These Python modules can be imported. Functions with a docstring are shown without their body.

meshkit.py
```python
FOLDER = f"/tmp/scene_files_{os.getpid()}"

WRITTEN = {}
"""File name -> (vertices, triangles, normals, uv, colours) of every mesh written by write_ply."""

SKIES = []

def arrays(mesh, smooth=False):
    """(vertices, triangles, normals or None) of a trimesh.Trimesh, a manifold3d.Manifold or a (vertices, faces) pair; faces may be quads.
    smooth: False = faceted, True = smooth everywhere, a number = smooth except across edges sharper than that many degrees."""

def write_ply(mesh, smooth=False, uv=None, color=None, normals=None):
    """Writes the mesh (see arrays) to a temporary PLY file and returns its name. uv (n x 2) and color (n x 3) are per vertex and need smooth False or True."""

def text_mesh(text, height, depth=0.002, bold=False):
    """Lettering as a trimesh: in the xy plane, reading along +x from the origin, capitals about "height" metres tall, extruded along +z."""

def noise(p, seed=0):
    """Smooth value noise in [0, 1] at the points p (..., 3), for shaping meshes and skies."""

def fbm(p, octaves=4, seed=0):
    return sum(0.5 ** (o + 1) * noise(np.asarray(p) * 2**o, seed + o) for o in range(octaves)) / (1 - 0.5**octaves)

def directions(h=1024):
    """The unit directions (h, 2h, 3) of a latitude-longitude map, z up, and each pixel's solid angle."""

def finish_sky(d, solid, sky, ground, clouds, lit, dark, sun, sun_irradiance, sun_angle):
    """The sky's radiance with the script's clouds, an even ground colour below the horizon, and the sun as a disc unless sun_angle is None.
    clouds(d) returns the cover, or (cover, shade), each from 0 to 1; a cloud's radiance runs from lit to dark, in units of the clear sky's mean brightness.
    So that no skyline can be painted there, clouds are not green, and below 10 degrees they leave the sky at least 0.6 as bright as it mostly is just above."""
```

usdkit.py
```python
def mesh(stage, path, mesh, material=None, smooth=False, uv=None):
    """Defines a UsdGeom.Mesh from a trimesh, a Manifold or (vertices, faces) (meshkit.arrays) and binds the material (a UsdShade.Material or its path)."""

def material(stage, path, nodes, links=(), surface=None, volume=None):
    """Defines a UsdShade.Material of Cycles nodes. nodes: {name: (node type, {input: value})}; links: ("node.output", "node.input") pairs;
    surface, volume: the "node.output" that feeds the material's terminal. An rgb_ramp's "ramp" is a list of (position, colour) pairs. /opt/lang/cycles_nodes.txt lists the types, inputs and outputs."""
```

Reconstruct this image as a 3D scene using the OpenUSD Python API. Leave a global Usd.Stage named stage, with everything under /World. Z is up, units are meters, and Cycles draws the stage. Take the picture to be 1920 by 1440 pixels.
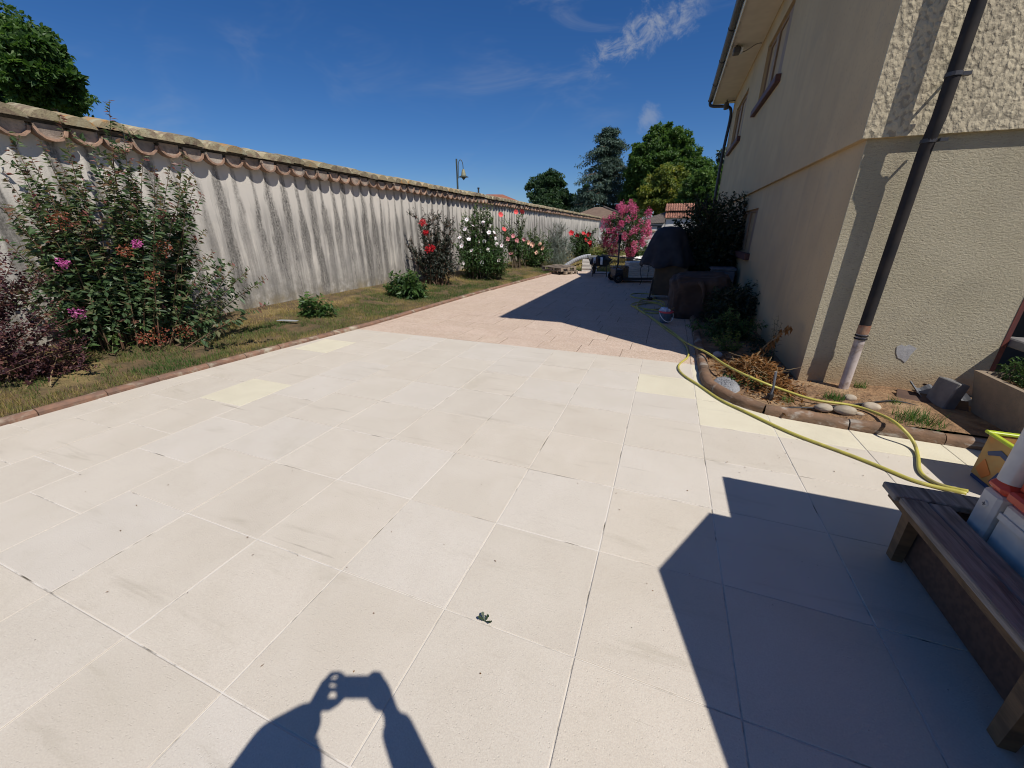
import math, random
import numpy as np
import trimesh, shapely
import shapely.geometry as sg
import manifold3d as m3
import usdkit, meshkit
from pxr import Usd, UsdGeom, UsdLux, UsdShade, Gf, Sdf, Vt

# ------------------------------------------------------------------ stage, camera, sky, sun
stage = Usd.Stage.CreateInMemory()
UsdGeom.SetStageUpAxis(stage, 'Z'); UsdGeom.SetStageMetersPerUnit(stage, 1.0)
UsdGeom.Xform.Define(stage, '/World'); UsdGeom.Scope.Define(stage, '/World/Looks')
RNG = np.random.default_rng(7); random.seed(7)

EYE = np.array([0, 0, 1.6])
FPX, CX, CY = 725.0, 960.0, 720.0                      # focal length of the lens in pixels of a 1920 px wide picture
PITCH = math.atan((CY - 433) / FPX); YAW = math.atan(300 / math.hypot(FPX, CY - 433))
HD = np.array([-math.sin(YAW), math.cos(YAW), 0]); RT = np.array([math.cos(YAW), math.sin(YAW), 0]); ZUP = np.array([0, 0, 1.0])
FW = HD * math.cos(PITCH) - ZUP * math.sin(PITCH); UP = HD * math.sin(PITCH) + ZUP * math.cos(PITCH)
SUN = np.array([0.484, -0.336, 0.808]); SUN /= np.linalg.norm(SUN)
EXPOSURE, SKY_STRENGTH, SUN_INTENSITY = 0.0, 0.068, 1.22

cam = UsdGeom.Camera.Define(stage, '/World/camera')
cam.CreateHorizontalApertureAttr(36.0); cam.CreateVerticalApertureAttr(27.0); cam.CreateFocalLengthAttr(FPX / 1920 * 36.0)
cam.CreateClippingRangeAttr(Gf.Vec2f(0.01, 2000)); cam.CreateExposureAttr(EXPOSURE)
cam.AddTransformOp().Set(Gf.Matrix4d(*[float(v) for r in ((*RT, 0), (*UP, 0), (*(-FW), 0), (*EYE, 1)) for v in r]))

def ray(x, y): return FW + RT * (x - CX) / FPX - UP * (y - CY) / FPX
def G(x, y, z=0.0):
    d = ray(x, y); return EYE + d * ((z - EYE[2]) / d[2])
def V(x, y, base):
    d = ray(x, y); b = np.asarray(base)[:2] - EYE[:2]; return EYE + d * (np.dot(b, d[:2]) / np.dot(d[:2], d[:2]))
def AY(x, y, Y):
    d = ray(x, y); return EYE + d * (Y / d[1])

# ------------------------------------------------------------------ small node-graph builder
class NG:
    def __init__(s): s.nodes, s.links, s.k = {}, [], 0
    def n(s, kind, **inp):
        s.k += 1; name = f'n{s.k}'; vals = {}
        for a, v in inp.items():
            if isinstance(v, str) and v.startswith('@'): s.links.append((v[1:], f'{name}.{a}'))
            else: vals[a] = v
        s.nodes[name] = (kind, vals); return name
    def m(s, op, a, b=0.0, c=0.0, clamp=False): return '@' + s.n('math', math_type=op, value1=a, value2=b, value3=c, use_clamp=clamp) + '.value'
    def noise(s, vec, scale, detail=3.0, rough=0.5, dist=0.0): return '@' + s.n('noise_texture', vector=vec, scale=scale, detail=detail, roughness=rough, distortion=dist) + '.fac'
    def rng(s, v, a, b, c=0.0, d=1.0, kind='smoothstep'): return '@' + s.n('map_range', range_type=kind, value=v, from_min=a, from_max=b, to_min=c, to_max=d, clamp=True) + '.result'
    def mix(s, f, a, b, t='mix'): return '@' + s.n('mix', mix_type=t, fac=f, color1=a, color2=b) + '.color'
    def scale(s, vec, sx, sy, sz): return '@' + s.n('mapping', vector=vec, scale=(sx, sy, sz)) + '.vector'
    def done(s, name, surface, volume=None):
        return usdkit.material(stage, '/World/Looks/' + name, s.nodes, s.links, surface=surface, volume=volume)

LOOK = {}
def look(name, c1, c2=None, scale=6.0, rough=0.8, bump=0.0, bscale=40.0, spec=0.3, c3=None, s3=1.5, metal=0.0, vary=0.0, stretch=(1, 1, 1), world=False, bdist=0.01, sharp=(0.35, 0.65), coat=0.0):
    """Plain procedural surface: two or three tones mixed by noise, fine relief, optional change of tone from piece to piece."""
    g = NG()
    vec = '@' + g.n('geometry') + '.position' if world else '@' + g.n('texture_coordinate') + '.object'
    rnd = '@' + g.n('object_info') + '.random'
    off = '@' + g.n('combine_xyz', x=g.m('multiply', rnd, 37.0), y=g.m('multiply', rnd, 91.0), z=g.m('multiply', rnd, 53.0)) + '.vector'
    if not world: vec = '@' + g.n('vector_math', math_type='add', vector1=vec, vector2=off) + '.vector'
    vec = g.scale(vec, *stretch)
    col = tuple(c1)
    if c2 is not None: col = g.mix(g.rng(g.noise(vec, scale, 5.0, 0.6), *sharp), tuple(c1), tuple(c2))
    if c3 is not None: col = g.mix(g.rng(g.noise(vec, s3, 4.0, 0.6, 0.5), 0.5, 0.7), col, tuple(c3))
    if vary: col = '@' + g.n('hsv', hue=0.5, saturation=1.0, value=g.rng(rnd, 0, 1, 1 - vary, 1 + vary, 'linear'), color=col) + '.color'
    kw = dict(base_color=col, roughness=rough, specular_ior_level=spec, metallic=metal, coat_weight=coat)
    if bump: kw['normal'] = '@' + g.n('bump', height=g.noise(vec, bscale, 4.0, 0.6), strength=bump, distance=bdist) + '.normal'
    p = g.n('principled_bsdf', **kw)
    LOOK[name] = g.done(name, p + '.BSDF'); return LOOK[name]

def leaf_look(name, ramp, transl=0.3, rough=0.5, spec=0.35):
    """Leaves: colour by each leaf's own tone, light passing through."""
    g = NG()
    t = '@' + g.n('attribute', attribute='tone') + '.fac'
    col = '@' + g.n('rgb_ramp', ramp=ramp, fac=t) + '.color'
    p = g.n('principled_bsdf', base_color=col, roughness=rough, specular_ior_level=spec)
    tr = g.n('translucent_bsdf', color=g.mix(1.0, col, (1.15, 1.2, 0.7), 'multiply'))
    c = g.n('mix_closure', fac=transl, closure1='@' + p + '.BSDF', closure2='@' + tr + '.BSDF')
    LOOK[name] = g.done(name, c + '.closure'); return LOOK[name]

# ------------------------------------------------------------------ scene bookkeeping
COUNT = {}
def numbered(parent, name):
    k = COUNT.get((parent, name), 0); COUNT[(parent, name)] = k + 1
    return name if k == 0 else f'{name}_{k:03d}'
ORIGIN = {}
def setd(prim, **kw):
    for k, v in kw.items():
        if v is not None: prim.SetCustomDataByKey(k, v)
def thing(name, label, cat, base=(0, 0, 0), group=None, kind=None):
    path = '/World/' + numbered('/World', name); x = UsdGeom.Xform.Define(stage, path)
    x.AddTranslateOp().Set(Gf.Vec3d(*[float(v) for v in base])); ORIGIN[path] = np.asarray(base, float)
    setd(x.GetPrim(), label=label, category=cat, group=group, kind=kind); return path
def as_vf(mesh):
    if hasattr(mesh, 'to_mesh'):
        q = mesh.to_mesh(); return np.asarray(q.vert_properties[:, :3], float), np.asarray(q.tri_verts, int)
    if isinstance(mesh, tuple): return np.asarray(mesh[0], float), np.asarray(mesh[1], int)
    return np.asarray(mesh.vertices, float), np.asarray(mesh.faces, int)
def part(parent, name, mesh, mat, smooth=False, label=None, kind=None, tone=None):
    """A mesh given in world coordinates, put under its thing."""
    v, f = as_vf(mesh); o = ORIGIN[parent]; path = parent + '/' + numbered(parent, name)
    m = usdkit.mesh(stage, path, (v - o, f), LOOK[mat] if isinstance(mat, str) else mat, smooth=smooth)
    ORIGIN[path] = o
    if tone is not None: UsdGeom.PrimvarsAPI(m).CreatePrimvar('tone', Sdf.ValueTypeNames.FloatArray, 'vertex').Set(Vt.FloatArray.FromNumpy(np.asarray(tone, np.float32)))
    setd(m.GetPrim(), label=label, kind=kind); return path
ORIGIN['/World'] = np.zeros(3)
def single(name, mesh, mat, label=None, cat=None, group=None, kind=None, smooth=False, tone=None):
    """A thing or a piece of the setting that is one mesh."""
    p = part('/World', name, mesh, mat, smooth=smooth, tone=tone)
    setd(stage.GetPrimAtPath(p), label=label, category=cat, group=group, kind=kind); return p
def copy_of(src, name, label, base, rotz=0.0, scale=1.0, group=None):
    path = '/World/' + numbered('/World', name); x = UsdGeom.Xform.Define(stage, path)
    x.GetPrim().GetReferences().AddInternalReference(src); x.GetPrim().SetInstanceable(True)
    x.ClearXformOpOrder(); x.AddTranslateOp().Set(Gf.Vec3d(*[float(v) for v in base])); x.AddRotateZOp().Set(rotz); x.AddScaleOp().Set(Gf.Vec3f(scale, scale, scale))
    setd(x.GetPrim(), label=label, category=stage.GetPrimAtPath(src).GetCustomDataByKey('category'), group=group); return path

# ------------------------------------------------------------------ shapes
def cat_(ms):
    vs, fs, n = [], [], 0
    for m in ms:
        v, f = as_vf(m); vs.append(v); fs.append(f + n); n += len(v)
    return np.vstack(vs), np.vstack(fs)
def hull(pts): return trimesh.convex.convex_hull(np.asarray(pts, float))
def bx(lo, hi, r=0.0):
    lo, hi = np.minimum(lo, hi).astype(float), np.maximum(lo, hi).astype(float)
    if r <= 0: return trimesh.creation.box(bounds=[lo, hi])
    r = min(r, 0.45 * (hi - lo).min()); P = []
    for c in np.ndindex(2, 2, 2):
        c = np.array(c); q = np.where(c, hi, lo); d = np.where(c, -r, r)
        for k in range(3):
            e = d.copy(); e[k] = 0; P.append(q + e)
    return hull(P)
def turned(mesh, center, rotz=0.0, rx=0.0, ry=0.0):
    v, f = as_vf(mesh); R = trimesh.transformations.euler_matrix(rx, ry, rotz)[:3, :3]
    return (v - center) @ R.T + center, f
def tube(path, r, n=8, closed_ends=True):
    P = np.asarray(path, float); k = len(P); r = np.broadcast_to(np.asarray(r, float), k)
    T = np.gradient(P, axis=0); T /= np.linalg.norm(T, axis=1, keepdims=True) + 1e-12
    a = np.cross(T[0], [0, 0, 1.0]); a = a if np.linalg.norm(a) > 1e-3 else np.array([1.0, 0, 0]); a /= np.linalg.norm(a)
    rings = []; th = np.arange(n) * 2 * np.pi / n
    for i in range(k):
        a = a - T[i] * (a @ T[i]); a /= np.linalg.norm(a); b = np.cross(T[i], a)
        rings.append(P[i] + r[i] * (np.cos(th)[:, None] * a + np.sin(th)[:, None] * b))
    v = np.vstack(rings); f = []
    for i in range(k - 1):
        for j in range(n):
            p, q = i * n + j, i * n + (j + 1) % n; f += [[p, q, q + n], [p, q + n, p + n]]
    if closed_ends:
        v = np.vstack([v, P[0], P[-1]])
        for j in range(n):
            f.append([k * n, (j + 1) % n, j]); f.append([k * n + 1, (k - 1) * n + j, (k - 1) * n + (j + 1) % n])
    return v, np.array(f)
def lathe(prof, center=(0, 0, 0), n=20):
    prof = np.asarray(prof, float); th = np.arange(n) * 2 * np.pi / n; k = len(prof)
    v = np.stack([prof[:, 0, None] * np.cos(th), prof[:, 0, None] * np.sin(th), np.repeat(prof[:, 1, None], n, 1)], -1).reshape(-1, 3) + np.asarray(center, float); f = []
    for i in range(k - 1):
        for j in range(n):
            p, q = i * n + j, i * n + (j + 1) % n; f += [[p, q, q + n], [p, q + n, p + n]]
    return v, np.array(f)
def spline(pts, n=80):
    from scipy.interpolate import CubicSpline, PchipInterpolator
    P = np.asarray(pts, float); t = np.r_[0, np.cumsum(np.linalg.norm(np.diff(P, axis=0), axis=1) ** 0.6)]
    return CubicSpline(t, P)(np.linspace(0, t[-1], n))
def slab(poly, z0, z1, ch=0.0):
    """A flat polygon given thickness, its top edge chamfered."""
    poly = sg.polygon.orient(poly); r = np.array(poly.exterior.coords)[:-1]; n = len(r)
    if ch > 0:
        inn = sg.polygon.orient(poly.buffer(-ch, join_style='mitre'))
        ri = np.array(inn.exterior.coords)[:-1] if inn.geom_type == 'Polygon' and not inn.is_empty else r
        if len(ri) == n:
            k = np.argmin(np.linalg.norm(ri[None] - r[0], axis=2)[0]); ri = np.roll(ri, -k, 0)
            v = np.vstack([np.c_[r, np.full(n, z0)], np.c_[r, np.full(n, z1 - ch * 0.7)], np.c_[ri, np.full(n, z1)]]); f = []
            for L in (0, 1):
                for j in range(n):
                    p, q = L * n + j, L * n + (j + 1) % n; f += [[p, q, q + n], [p, q + n, p + n]]
            tv, tf = trimesh.creation.triangulate_polygon(sg.Polygon(ri), engine='earcut')
            v = np.vstack([v, np.c_[tv, np.full(len(tv), z1)]]); a = tv[tf]
            flip = np.cross(a[:, 1] - a[:, 0], a[:, 2] - a[:, 0]) < 0; tf = np.where(flip[:, None], tf[:, ::-1], tf)
            return v, np.vstack([f, tf + 3 * n])
    m = trimesh.creation.extrude_polygon(poly, z1 - z0, engine='earcut'); m.apply_translation([0, 0, z0]); return m
def grid(xs, ys, zf):
    X, Y = np.meshgrid(xs, ys, indexing='ij'); v = np.stack([X, Y, zf(X, Y)], -1).reshape(-1, 3); a, b = len(xs), len(ys); f = []
    i, j = np.meshgrid(np.arange(a - 1), np.arange(b - 1), indexing='ij'); p = (i * b + j).ravel()
    return v, np.vstack([np.c_[p, p + b, p + b + 1], np.c_[p, p + b + 1, p + 1]])
def blob(c, r, seed=0, rough=0.2, sub=2, squash=(1, 1, 1), freq=1.5):
    m = trimesh.creation.icosphere(subdivisions=sub); d = m.vertices
    k = 1 + rough * 2 * (meshkit.fbm(d * freq + 10 + seed * 3.7, 3, seed) - 0.5)
    return np.asarray(c) + d * k[:, None] * np.asarray(r) * np.asarray(squash), m.faces
def leaves(pos, axis, normal, length, width, fold=0.25):
    """Many folded leaves at once: base, two sides and a tip; returns vertices, triangles."""
    pos = np.asarray(pos, float); n = len(pos)
    a = axis / (np.linalg.norm(axis, axis=1, keepdims=True) + 1e-9)
    s = np.cross(normal, a); s /= np.linalg.norm(s, axis=1, keepdims=True) + 1e-9; u = np.cross(a, s)
    L = np.broadcast_to(length, n)[:, None]; W = np.broadcast_to(width, n)[:, None]
    mid = pos + a * L * 0.45
    v = np.stack([pos, mid + s * W / 2 + u * W * fold, pos + a * L, mid - s * W / 2 + u * W * fold], 1).reshape(-1, 3)
    k = np.arange(n)[:, None] * 4
    return v, np.vstack([k + [0, 2, 1], k + [0, 3, 2]])
def unit(n, rng=RNG):
    d = rng.normal(size=(n, 3)); return d / np.linalg.norm(d, axis=1, keepdims=True)

# ------------------------------------------------------------------ sky and sun
g = NG()
dirv = '@' + g.n('texture_coordinate') + '.generated'
sky = '@' + g.n('sky_texture', sky_type='single_scattering', sun_disc=False, sun_elevation=math.asin(SUN[2]), sun_rotation=math.atan2(SUN[0], SUN[1]), altitude=150.0, air_density=1.0, aerosol_density=0.2, ozone_density=4.0) + '.color'
sky = '@' + g.n('hsv', hue=0.5, saturation=1.25, value=1.0, fac=1.0, color=sky) + '.color'
# thin cirrus: streaks stretched along the wind, a few patches of it
rot = '@' + g.n('mapping', vector=dirv, rotation=(0.1, 0.35, 0.5), scale=(1.6, 6.0, 9.0)) + '.vector'
streak = g.rng(g.noise(rot, 1.5, 8.0, 0.62, 0.7), 0.46, 0.86)
patch = g.rng(g.noise(dirv, 2.1, 3.0, 0.5), 0.42, 0.72)
cir = g.m('multiply', g.m('multiply', streak, patch), 0.42)
d0 = ray(1205, 55); d0 = d0 / np.linalg.norm(d0)
d1 = ray(1310, -5); d1 = d1 / np.linalg.norm(d1); ax = d1 - d0; ax /= np.linalg.norm(ax); cr = np.cross(d0, ax); cr /= np.linalg.norm(cr)
rel = '@' + g.n('vector_math', math_type='subtract', vector1=dirv, vector2=tuple(d0)) + '.vector'
wob = g.noise(dirv, 9.0, 6.0, 0.65, 1.2)
u = '@' + g.n('vector_math', math_type='dot_product', vector1=rel, vector2=tuple(ax)) + '.value'
w = '@' + g.n('vector_math', math_type='dot_product', vector1=rel, vector2=tuple(cr)) + '.value'
w = g.m('add', w, g.m('multiply', g.m('subtract', wob, 0.5), 0.13))
fl = g.m('multiply', g.rng(g.m('absolute', w), 0.008, 0.032, 1, 0), g.rng(g.m('absolute', u), 0.05, 0.13, 1, 0))
fl = g.m('multiply', fl, g.rng(g.noise(dirv, 26.0, 6.0, 0.7, 0.6), 0.36, 0.66))
d2 = ray(1212, 224); d2 = d2 / np.linalg.norm(d2)
dist = '@' + g.n('vector_math', math_type='distance', vector1=dirv, vector2=tuple(d2)) + '.value'
puff = g.m('multiply', g.rng(g.m('add', dist, g.m('multiply', g.m('subtract', wob, 0.5), 0.08)), 0.003, 0.032, 1, 0), 0.34)
fac = g.m('minimum', g.m('add', g.m('add', cir, g.m('multiply', fl, 0.55)), puff), 0.85)
zz = '@' + g.n('separate_xyz', vector=dirv) + '.z'
fac = g.m('multiply', fac, g.rng(zz, 0.0, 0.1))
sky = g.mix(1.0, sky, (0.76, 0.91, 1.18), 'multiply')
skyc = g.mix(fac, sky, (6.2, 6.5, 7.0))
bg = g.n('background_shader', color=skyc, strength=SKY_STRENGTH)
sky_mat = g.done('sky_look', bg + '.background')
dome = UsdLux.DomeLight.Define(stage, '/World/sky'); UsdShade.MaterialBindingAPI.Apply(dome.GetPrim()).Bind(sky_mat)
setd(dome.GetPrim(), kind='structure')
sun = UsdLux.DistantLight.Define(stage, '/World/sun')
sun.CreateNormalizeAttr(True); sun.CreateIntensityAttr(SUN_INTENSITY); sun.CreateAngleAttr(0.5); sun.CreateColorAttr(Gf.Vec3f(1.0, 0.955, 0.895))
sx = np.cross([0, 0, 1.0], SUN); sx /= np.linalg.norm(sx); sy = np.cross(SUN, sx)
sun.AddTransformOp().Set(Gf.Matrix4d(*[float(v) for r in ((*sx, 0), (*sy, 0), (*SUN, 0), (0, 0, 0, 1)) for v in r]))

# ------------------------------------------------------------------ materials of the setting
def tile_look(name, c1, c2, pits=True, stain=0.25, agg=False):
    g = NG(); P = '@' + g.n('geometry') + '.position'; rnd = '@' + g.n('object_info') + '.random'
    off = '@' + g.n('combine_xyz', x=g.m('multiply', rnd, 31.0), y=g.m('multiply', rnd, 17.0), z=0.0) + '.vector'
    Q = '@' + g.n('vector_math', math_type='add', vector1=P, vector2=off) + '.vector'
    col = g.mix(g.rng(g.noise(Q, 2.2, 5.0, 0.6, 0.3), 0.3, 0.7), c1, c2)
    fine = g.noise(P, 190.0, 3.0, 0.65)
    col = g.mix(0.16, col, g.mix(g.rng(fine, 0.3, 0.7), (0.3, 0.28, 0.25), (0.8, 0.78, 0.75)), 'overlay')
    # long smears left by dragging, and blotches
    sm = g.rng(g.noise('@' + g.n('mapping', vector=P, rotation=(0, 0, 0.5), scale=(0.7, 5.0, 1.0)) + '.vector', 1.6, 6.0, 0.65, 0.4), 0.56, 0.76)
    col = g.mix(g.m('multiply', sm, stain), col, (0.33, 0.29, 0.22))
    bl = g.rng(g.noise(P, 0.9, 6.0, 0.7, 0.6), 0.56, 0.74)
    col = g.mix(g.m('multiply', bl, stain * 0.7), col, (0.38, 0.34, 0.25))
    scr = g.m('multiply', g.rng(g.noise('@' + g.n('mapping', vector=P, rotation=(0, 0, -0.55), scale=(0.55, 15.0, 1.0)) + '.vector', 1.3, 5.0, 0.6, 0.6), 0.655, 0.70), g.rng(g.noise(P, 0.75, 3.0, 0.5), 0.5, 0.6))
    col = g.mix(g.m('multiply', scr, min(0.55, stain)), col, (0.22, 0.19, 0.15))
    speck = g.n('voronoi_texture', vector=P, scale=15.0, randomness=1.0)
    h = g.noise(P, 150.0, 4.0, 0.65)
    if pits:
        sp = g.m('multiply', g.rng('@' + speck + '.distance', 0.03, 0.055, 1, 0), g.rng('@' + g.n('separate_xyz', vector='@' + speck + '.color') + '.x', 0.86, 0.9))
        col = g.mix(g.m('multiply', sp, 0.75), col, (0.06, 0.05, 0.04))
        pit = g.n('voronoi_texture', vector=P, scale=95.0); pp = g.rng('@' + pit + '.distance', 0.1, 0.35)
        keep = g.rng('@' + g.n('separate_xyz', vector='@' + pit + '.color') + '.y', 0.72, 0.8)
        h = g.m('add', g.m('multiply', h, 0.5), g.m('multiply', g.m('multiply', pp, keep), 1.0))
    if agg:
        vv = g.n('voronoi_texture', vector=P, scale=85.0); vc = '@' + g.n('separate_xyz', vector='@' + vv + '.color') + '.x'
        col = g.mix(0.32, col, '@' + g.n('rgb_ramp', ramp=[(0, (0.2, 0.14, 0.1)), (0.3, (0.5, 0.36, 0.27)), (0.7, (0.62, 0.46, 0.36)), (1, (0.85, 0.76, 0.66))], fac=vc) + '.color')
        h = g.m('subtract', 1.0, '@' + vv + '.distance')
    col = '@' + g.n('hsv', hue=0.5, saturation=1.0, value=g.rng(rnd, 0, 1, 0.98, 1.02, 'linear'), color=col) + '.color'
    nb = '@' + g.n('bump', height=h, strength=0.4 if not agg else 0.5, distance=0.003 if not agg else 0.004) + '.normal'
    p = g.n('principled_bsdf', base_color=col, roughness=0.75, specular_ior_level=0.25, normal=nb)
    LOOK[name] = g.done(name, p + '.BSDF')
tile_look('tile_cream', (0.555, 0.503, 0.425), (0.52, 0.468, 0.39), stain=0.36)
tile_look('tile_sand', (0.555, 0.50, 0.42), (0.518, 0.464, 0.383), stain=0.4)
tile_look('tile_pale', (0.56, 0.512, 0.442), (0.53, 0.482, 0.41), stain=0.34)
tile_look('tile_new', (0.63, 0.58, 0.44), (0.585, 0.535, 0.405), stain=0.3)
tile_look('tile_pink', (0.53, 0.42, 0.33), (0.47, 0.365, 0.28), pits=False, agg=True)
tile_look('tile_pink_worn', (0.51, 0.405, 0.31), (0.45, 0.35, 0.265), pits=False, agg=True, stain=0.4)
look('grout', (0.60, 0.56, 0.50), (0.10, 0.085, 0.06), 5.0, 0.95, sharp=(0.5, 0.7), world=True)
look('grout_dark', (0.30, 0.23, 0.17), (0.08, 0.06, 0.045), 6.0, 0.95, world=True)
look('earth', (0.30, 0.18, 0.095), (0.20, 0.12, 0.065), 9.0, 0.95, bump=0.9, bscale=25.0, c3=(0.37, 0.25, 0.14), s3=3.0, world=True, bdist=0.05)
look('strip_soil', (0.15, 0.10, 0.05), (0.09, 0.068, 0.036), 7.0, 0.95, bump=0.9, bscale=30.0, c3=(0.23, 0.17, 0.07), s3=1.8, world=True, bdist=0.04)
look('far_ground', (0.17, 0.14, 0.06), (0.12, 0.12, 0.05), 0.4, 0.95, world=True, bump=0.4, bscale=4.0)
look('terracotta', (0.25, 0.14, 0.09), (0.17, 0.105, 0.075), 9.0, 0.85, bump=0.4, bscale=60.0, c3=(0.36, 0.31, 0.23), s3=5.0, vary=0.12)
look('log_edge', (0.21, 0.125, 0.075), (0.13, 0.085, 0.055), 4.0, 0.85, bump=0.9, bscale=16.0, c3=(0.34, 0.30, 0.25), s3=6.0, vary=0.1, stretch=(1, 1, 2.0), bdist=0.012)

# ------------------------------------------------------------------ ground, paving
KERB = np.array([(-5.42, -3.0), (-5.34, -0.5), (-5.29, 1.2), (-5.24, 2.4), (-5.11, 3.67), (-4.87, 5.58), (-4.72, 9.8), (-4.28, 15.2), (-4.2, 17.2)])
kx = lambda y: np.interp(y, KERB[:, 1], KERB[:, 0])
BED = [(0.545, 8.6), (0.535, 7.2), (0.53, 5.97), (0.527, 5.23), (0.525, 4.64), (0.55, 4.47), (0.70, 4.16), (0.876, 3.985), (1.063, 3.885), (1.40, 3.845), (1.70, 3.80), (2.0, 3.79), (2.4, 3.765), (3.0, 3.76)]
WALLX = -7.0
def stripz(x, y):
    t = np.clip((kx(y) - 0.12 - x) / (kx(y) - 0.12 - WALLX), 0, 1.3); far = np.clip((y - 15) / 10, 0, 1)
    return (0.04 + 0.24 * t) * (1 - far) + far * 0.04
def Gs(px, py):
    z = 0.05
    for _ in range(12):
        p = G(px, py, z); z = 0.5 * z + 0.5 * float(stripz(p[0], p[1]))
    return np.array([p[0], p[1], z])
def bedz(x, y): return 0.035 + 0.05 * np.clip((x - 1.3) / 0.8, 0, 1) + 0.02 * (meshkit.fbm(np.stack([np.asarray(x, float) * 3, np.asarray(y, float) * 3, np.zeros_like(np.asarray(x, float))], -1), 3, 5) - 0.3)

single('ground', (np.array([(-900, -300, -0.06), (900, -300, -0.06), (900, 1600, -0.06), (-900, 1600, -0.06)], float), np.array([(0, 1, 2), (0, 2, 3)])), 'far_ground', kind='structure')
ys = np.r_[np.arange(-3, 17, 0.25), np.arange(17, 46, 1.0)]
T = np.linspace(0, 1, 15); X = kx(ys)[:, None] - 0.06 + (WALLX - 0.4 - kx(ys)[:, None] + 0.06) * T; Yg = np.repeat(ys[:, None], 15, 1)
Zg = stripz(X, Yg) + 0.03 * (meshkit.fbm(np.stack([X * 2, Yg * 2, 0 * X], -1), 3, 2) - 0.5) * (T > 0.02)
k = np.arange((len(ys) - 1) * 15).reshape(len(ys) - 1, 15)[:, :-1].ravel()
single('garden_strip', (np.stack([X, Yg, Zg], -1).reshape(-1, 3), np.vstack([np.c_[k, k + 1, k + 16], np.c_[k, k + 16, k + 15]])), 'strip_soil', kind='structure', smooth=True)

PAVE_END = 17.2
bed_poly = sg.Polygon(BED + [(3.4, 3.76), (3.4, 9.0), (0.545, 9.0)])
left_edge = [tuple(p) for p in KERB]
paved = sg.Polygon(left_edge + [(1.5, PAVE_END), (1.5, 9.0), (3.4, 9.0), (3.4, -3.0)]).difference(bed_poly.buffer(-0.02)).buffer(0)
X0, Y0, S, J = -0.141, 0.468, 0.598, 0.0028
YB = Y0 + 8 * S
terrace = thing('terrace', None, None, kind='structure'); back = thing('back_terrace', None, None, kind='structure')
front_zone = sg.box(-6, -3, 3.4, YB); back_zone = sg.box(-6, YB, 3.4, 40)
def bedding(zone, parent, mat):
    gsh = paved.intersection(zone)
    gsh = max(gsh.geoms, key=lambda a: a.area) if hasattr(gsh, 'geoms') else gsh
    part(parent, 'joint_bed', slab(gsh, -0.05, -0.0035), mat)
bedding(front_zone, terrace, 'grout'); bedding(back_zone, back, 'grout_dark')
NEW = {(-7, 3.4), (-6, 2.4)}
def lay(parent, poly, mat, ch=0.0025):
    poly = poly.intersection(paved)
    for q in (poly.geoms if hasattr(poly, 'geoms') else [poly]):
        if q.geom_type != 'Polygon' or q.area < 0.004: continue
        q = sg.Polygon(q.exterior).simplify(0.004)
        dz = RNG.uniform(-0.0018, 0.0018)
        part(parent, 'tile', slab(q, -0.03, dz, ch), mat)
new_px = [(450, 733), (640, 640), (600, 652), (1240, 720), (1400, 790), (1540, 818), (1650, 832), (1770, 850)]
new_at = [G(*p) for p in new_px]
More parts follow.
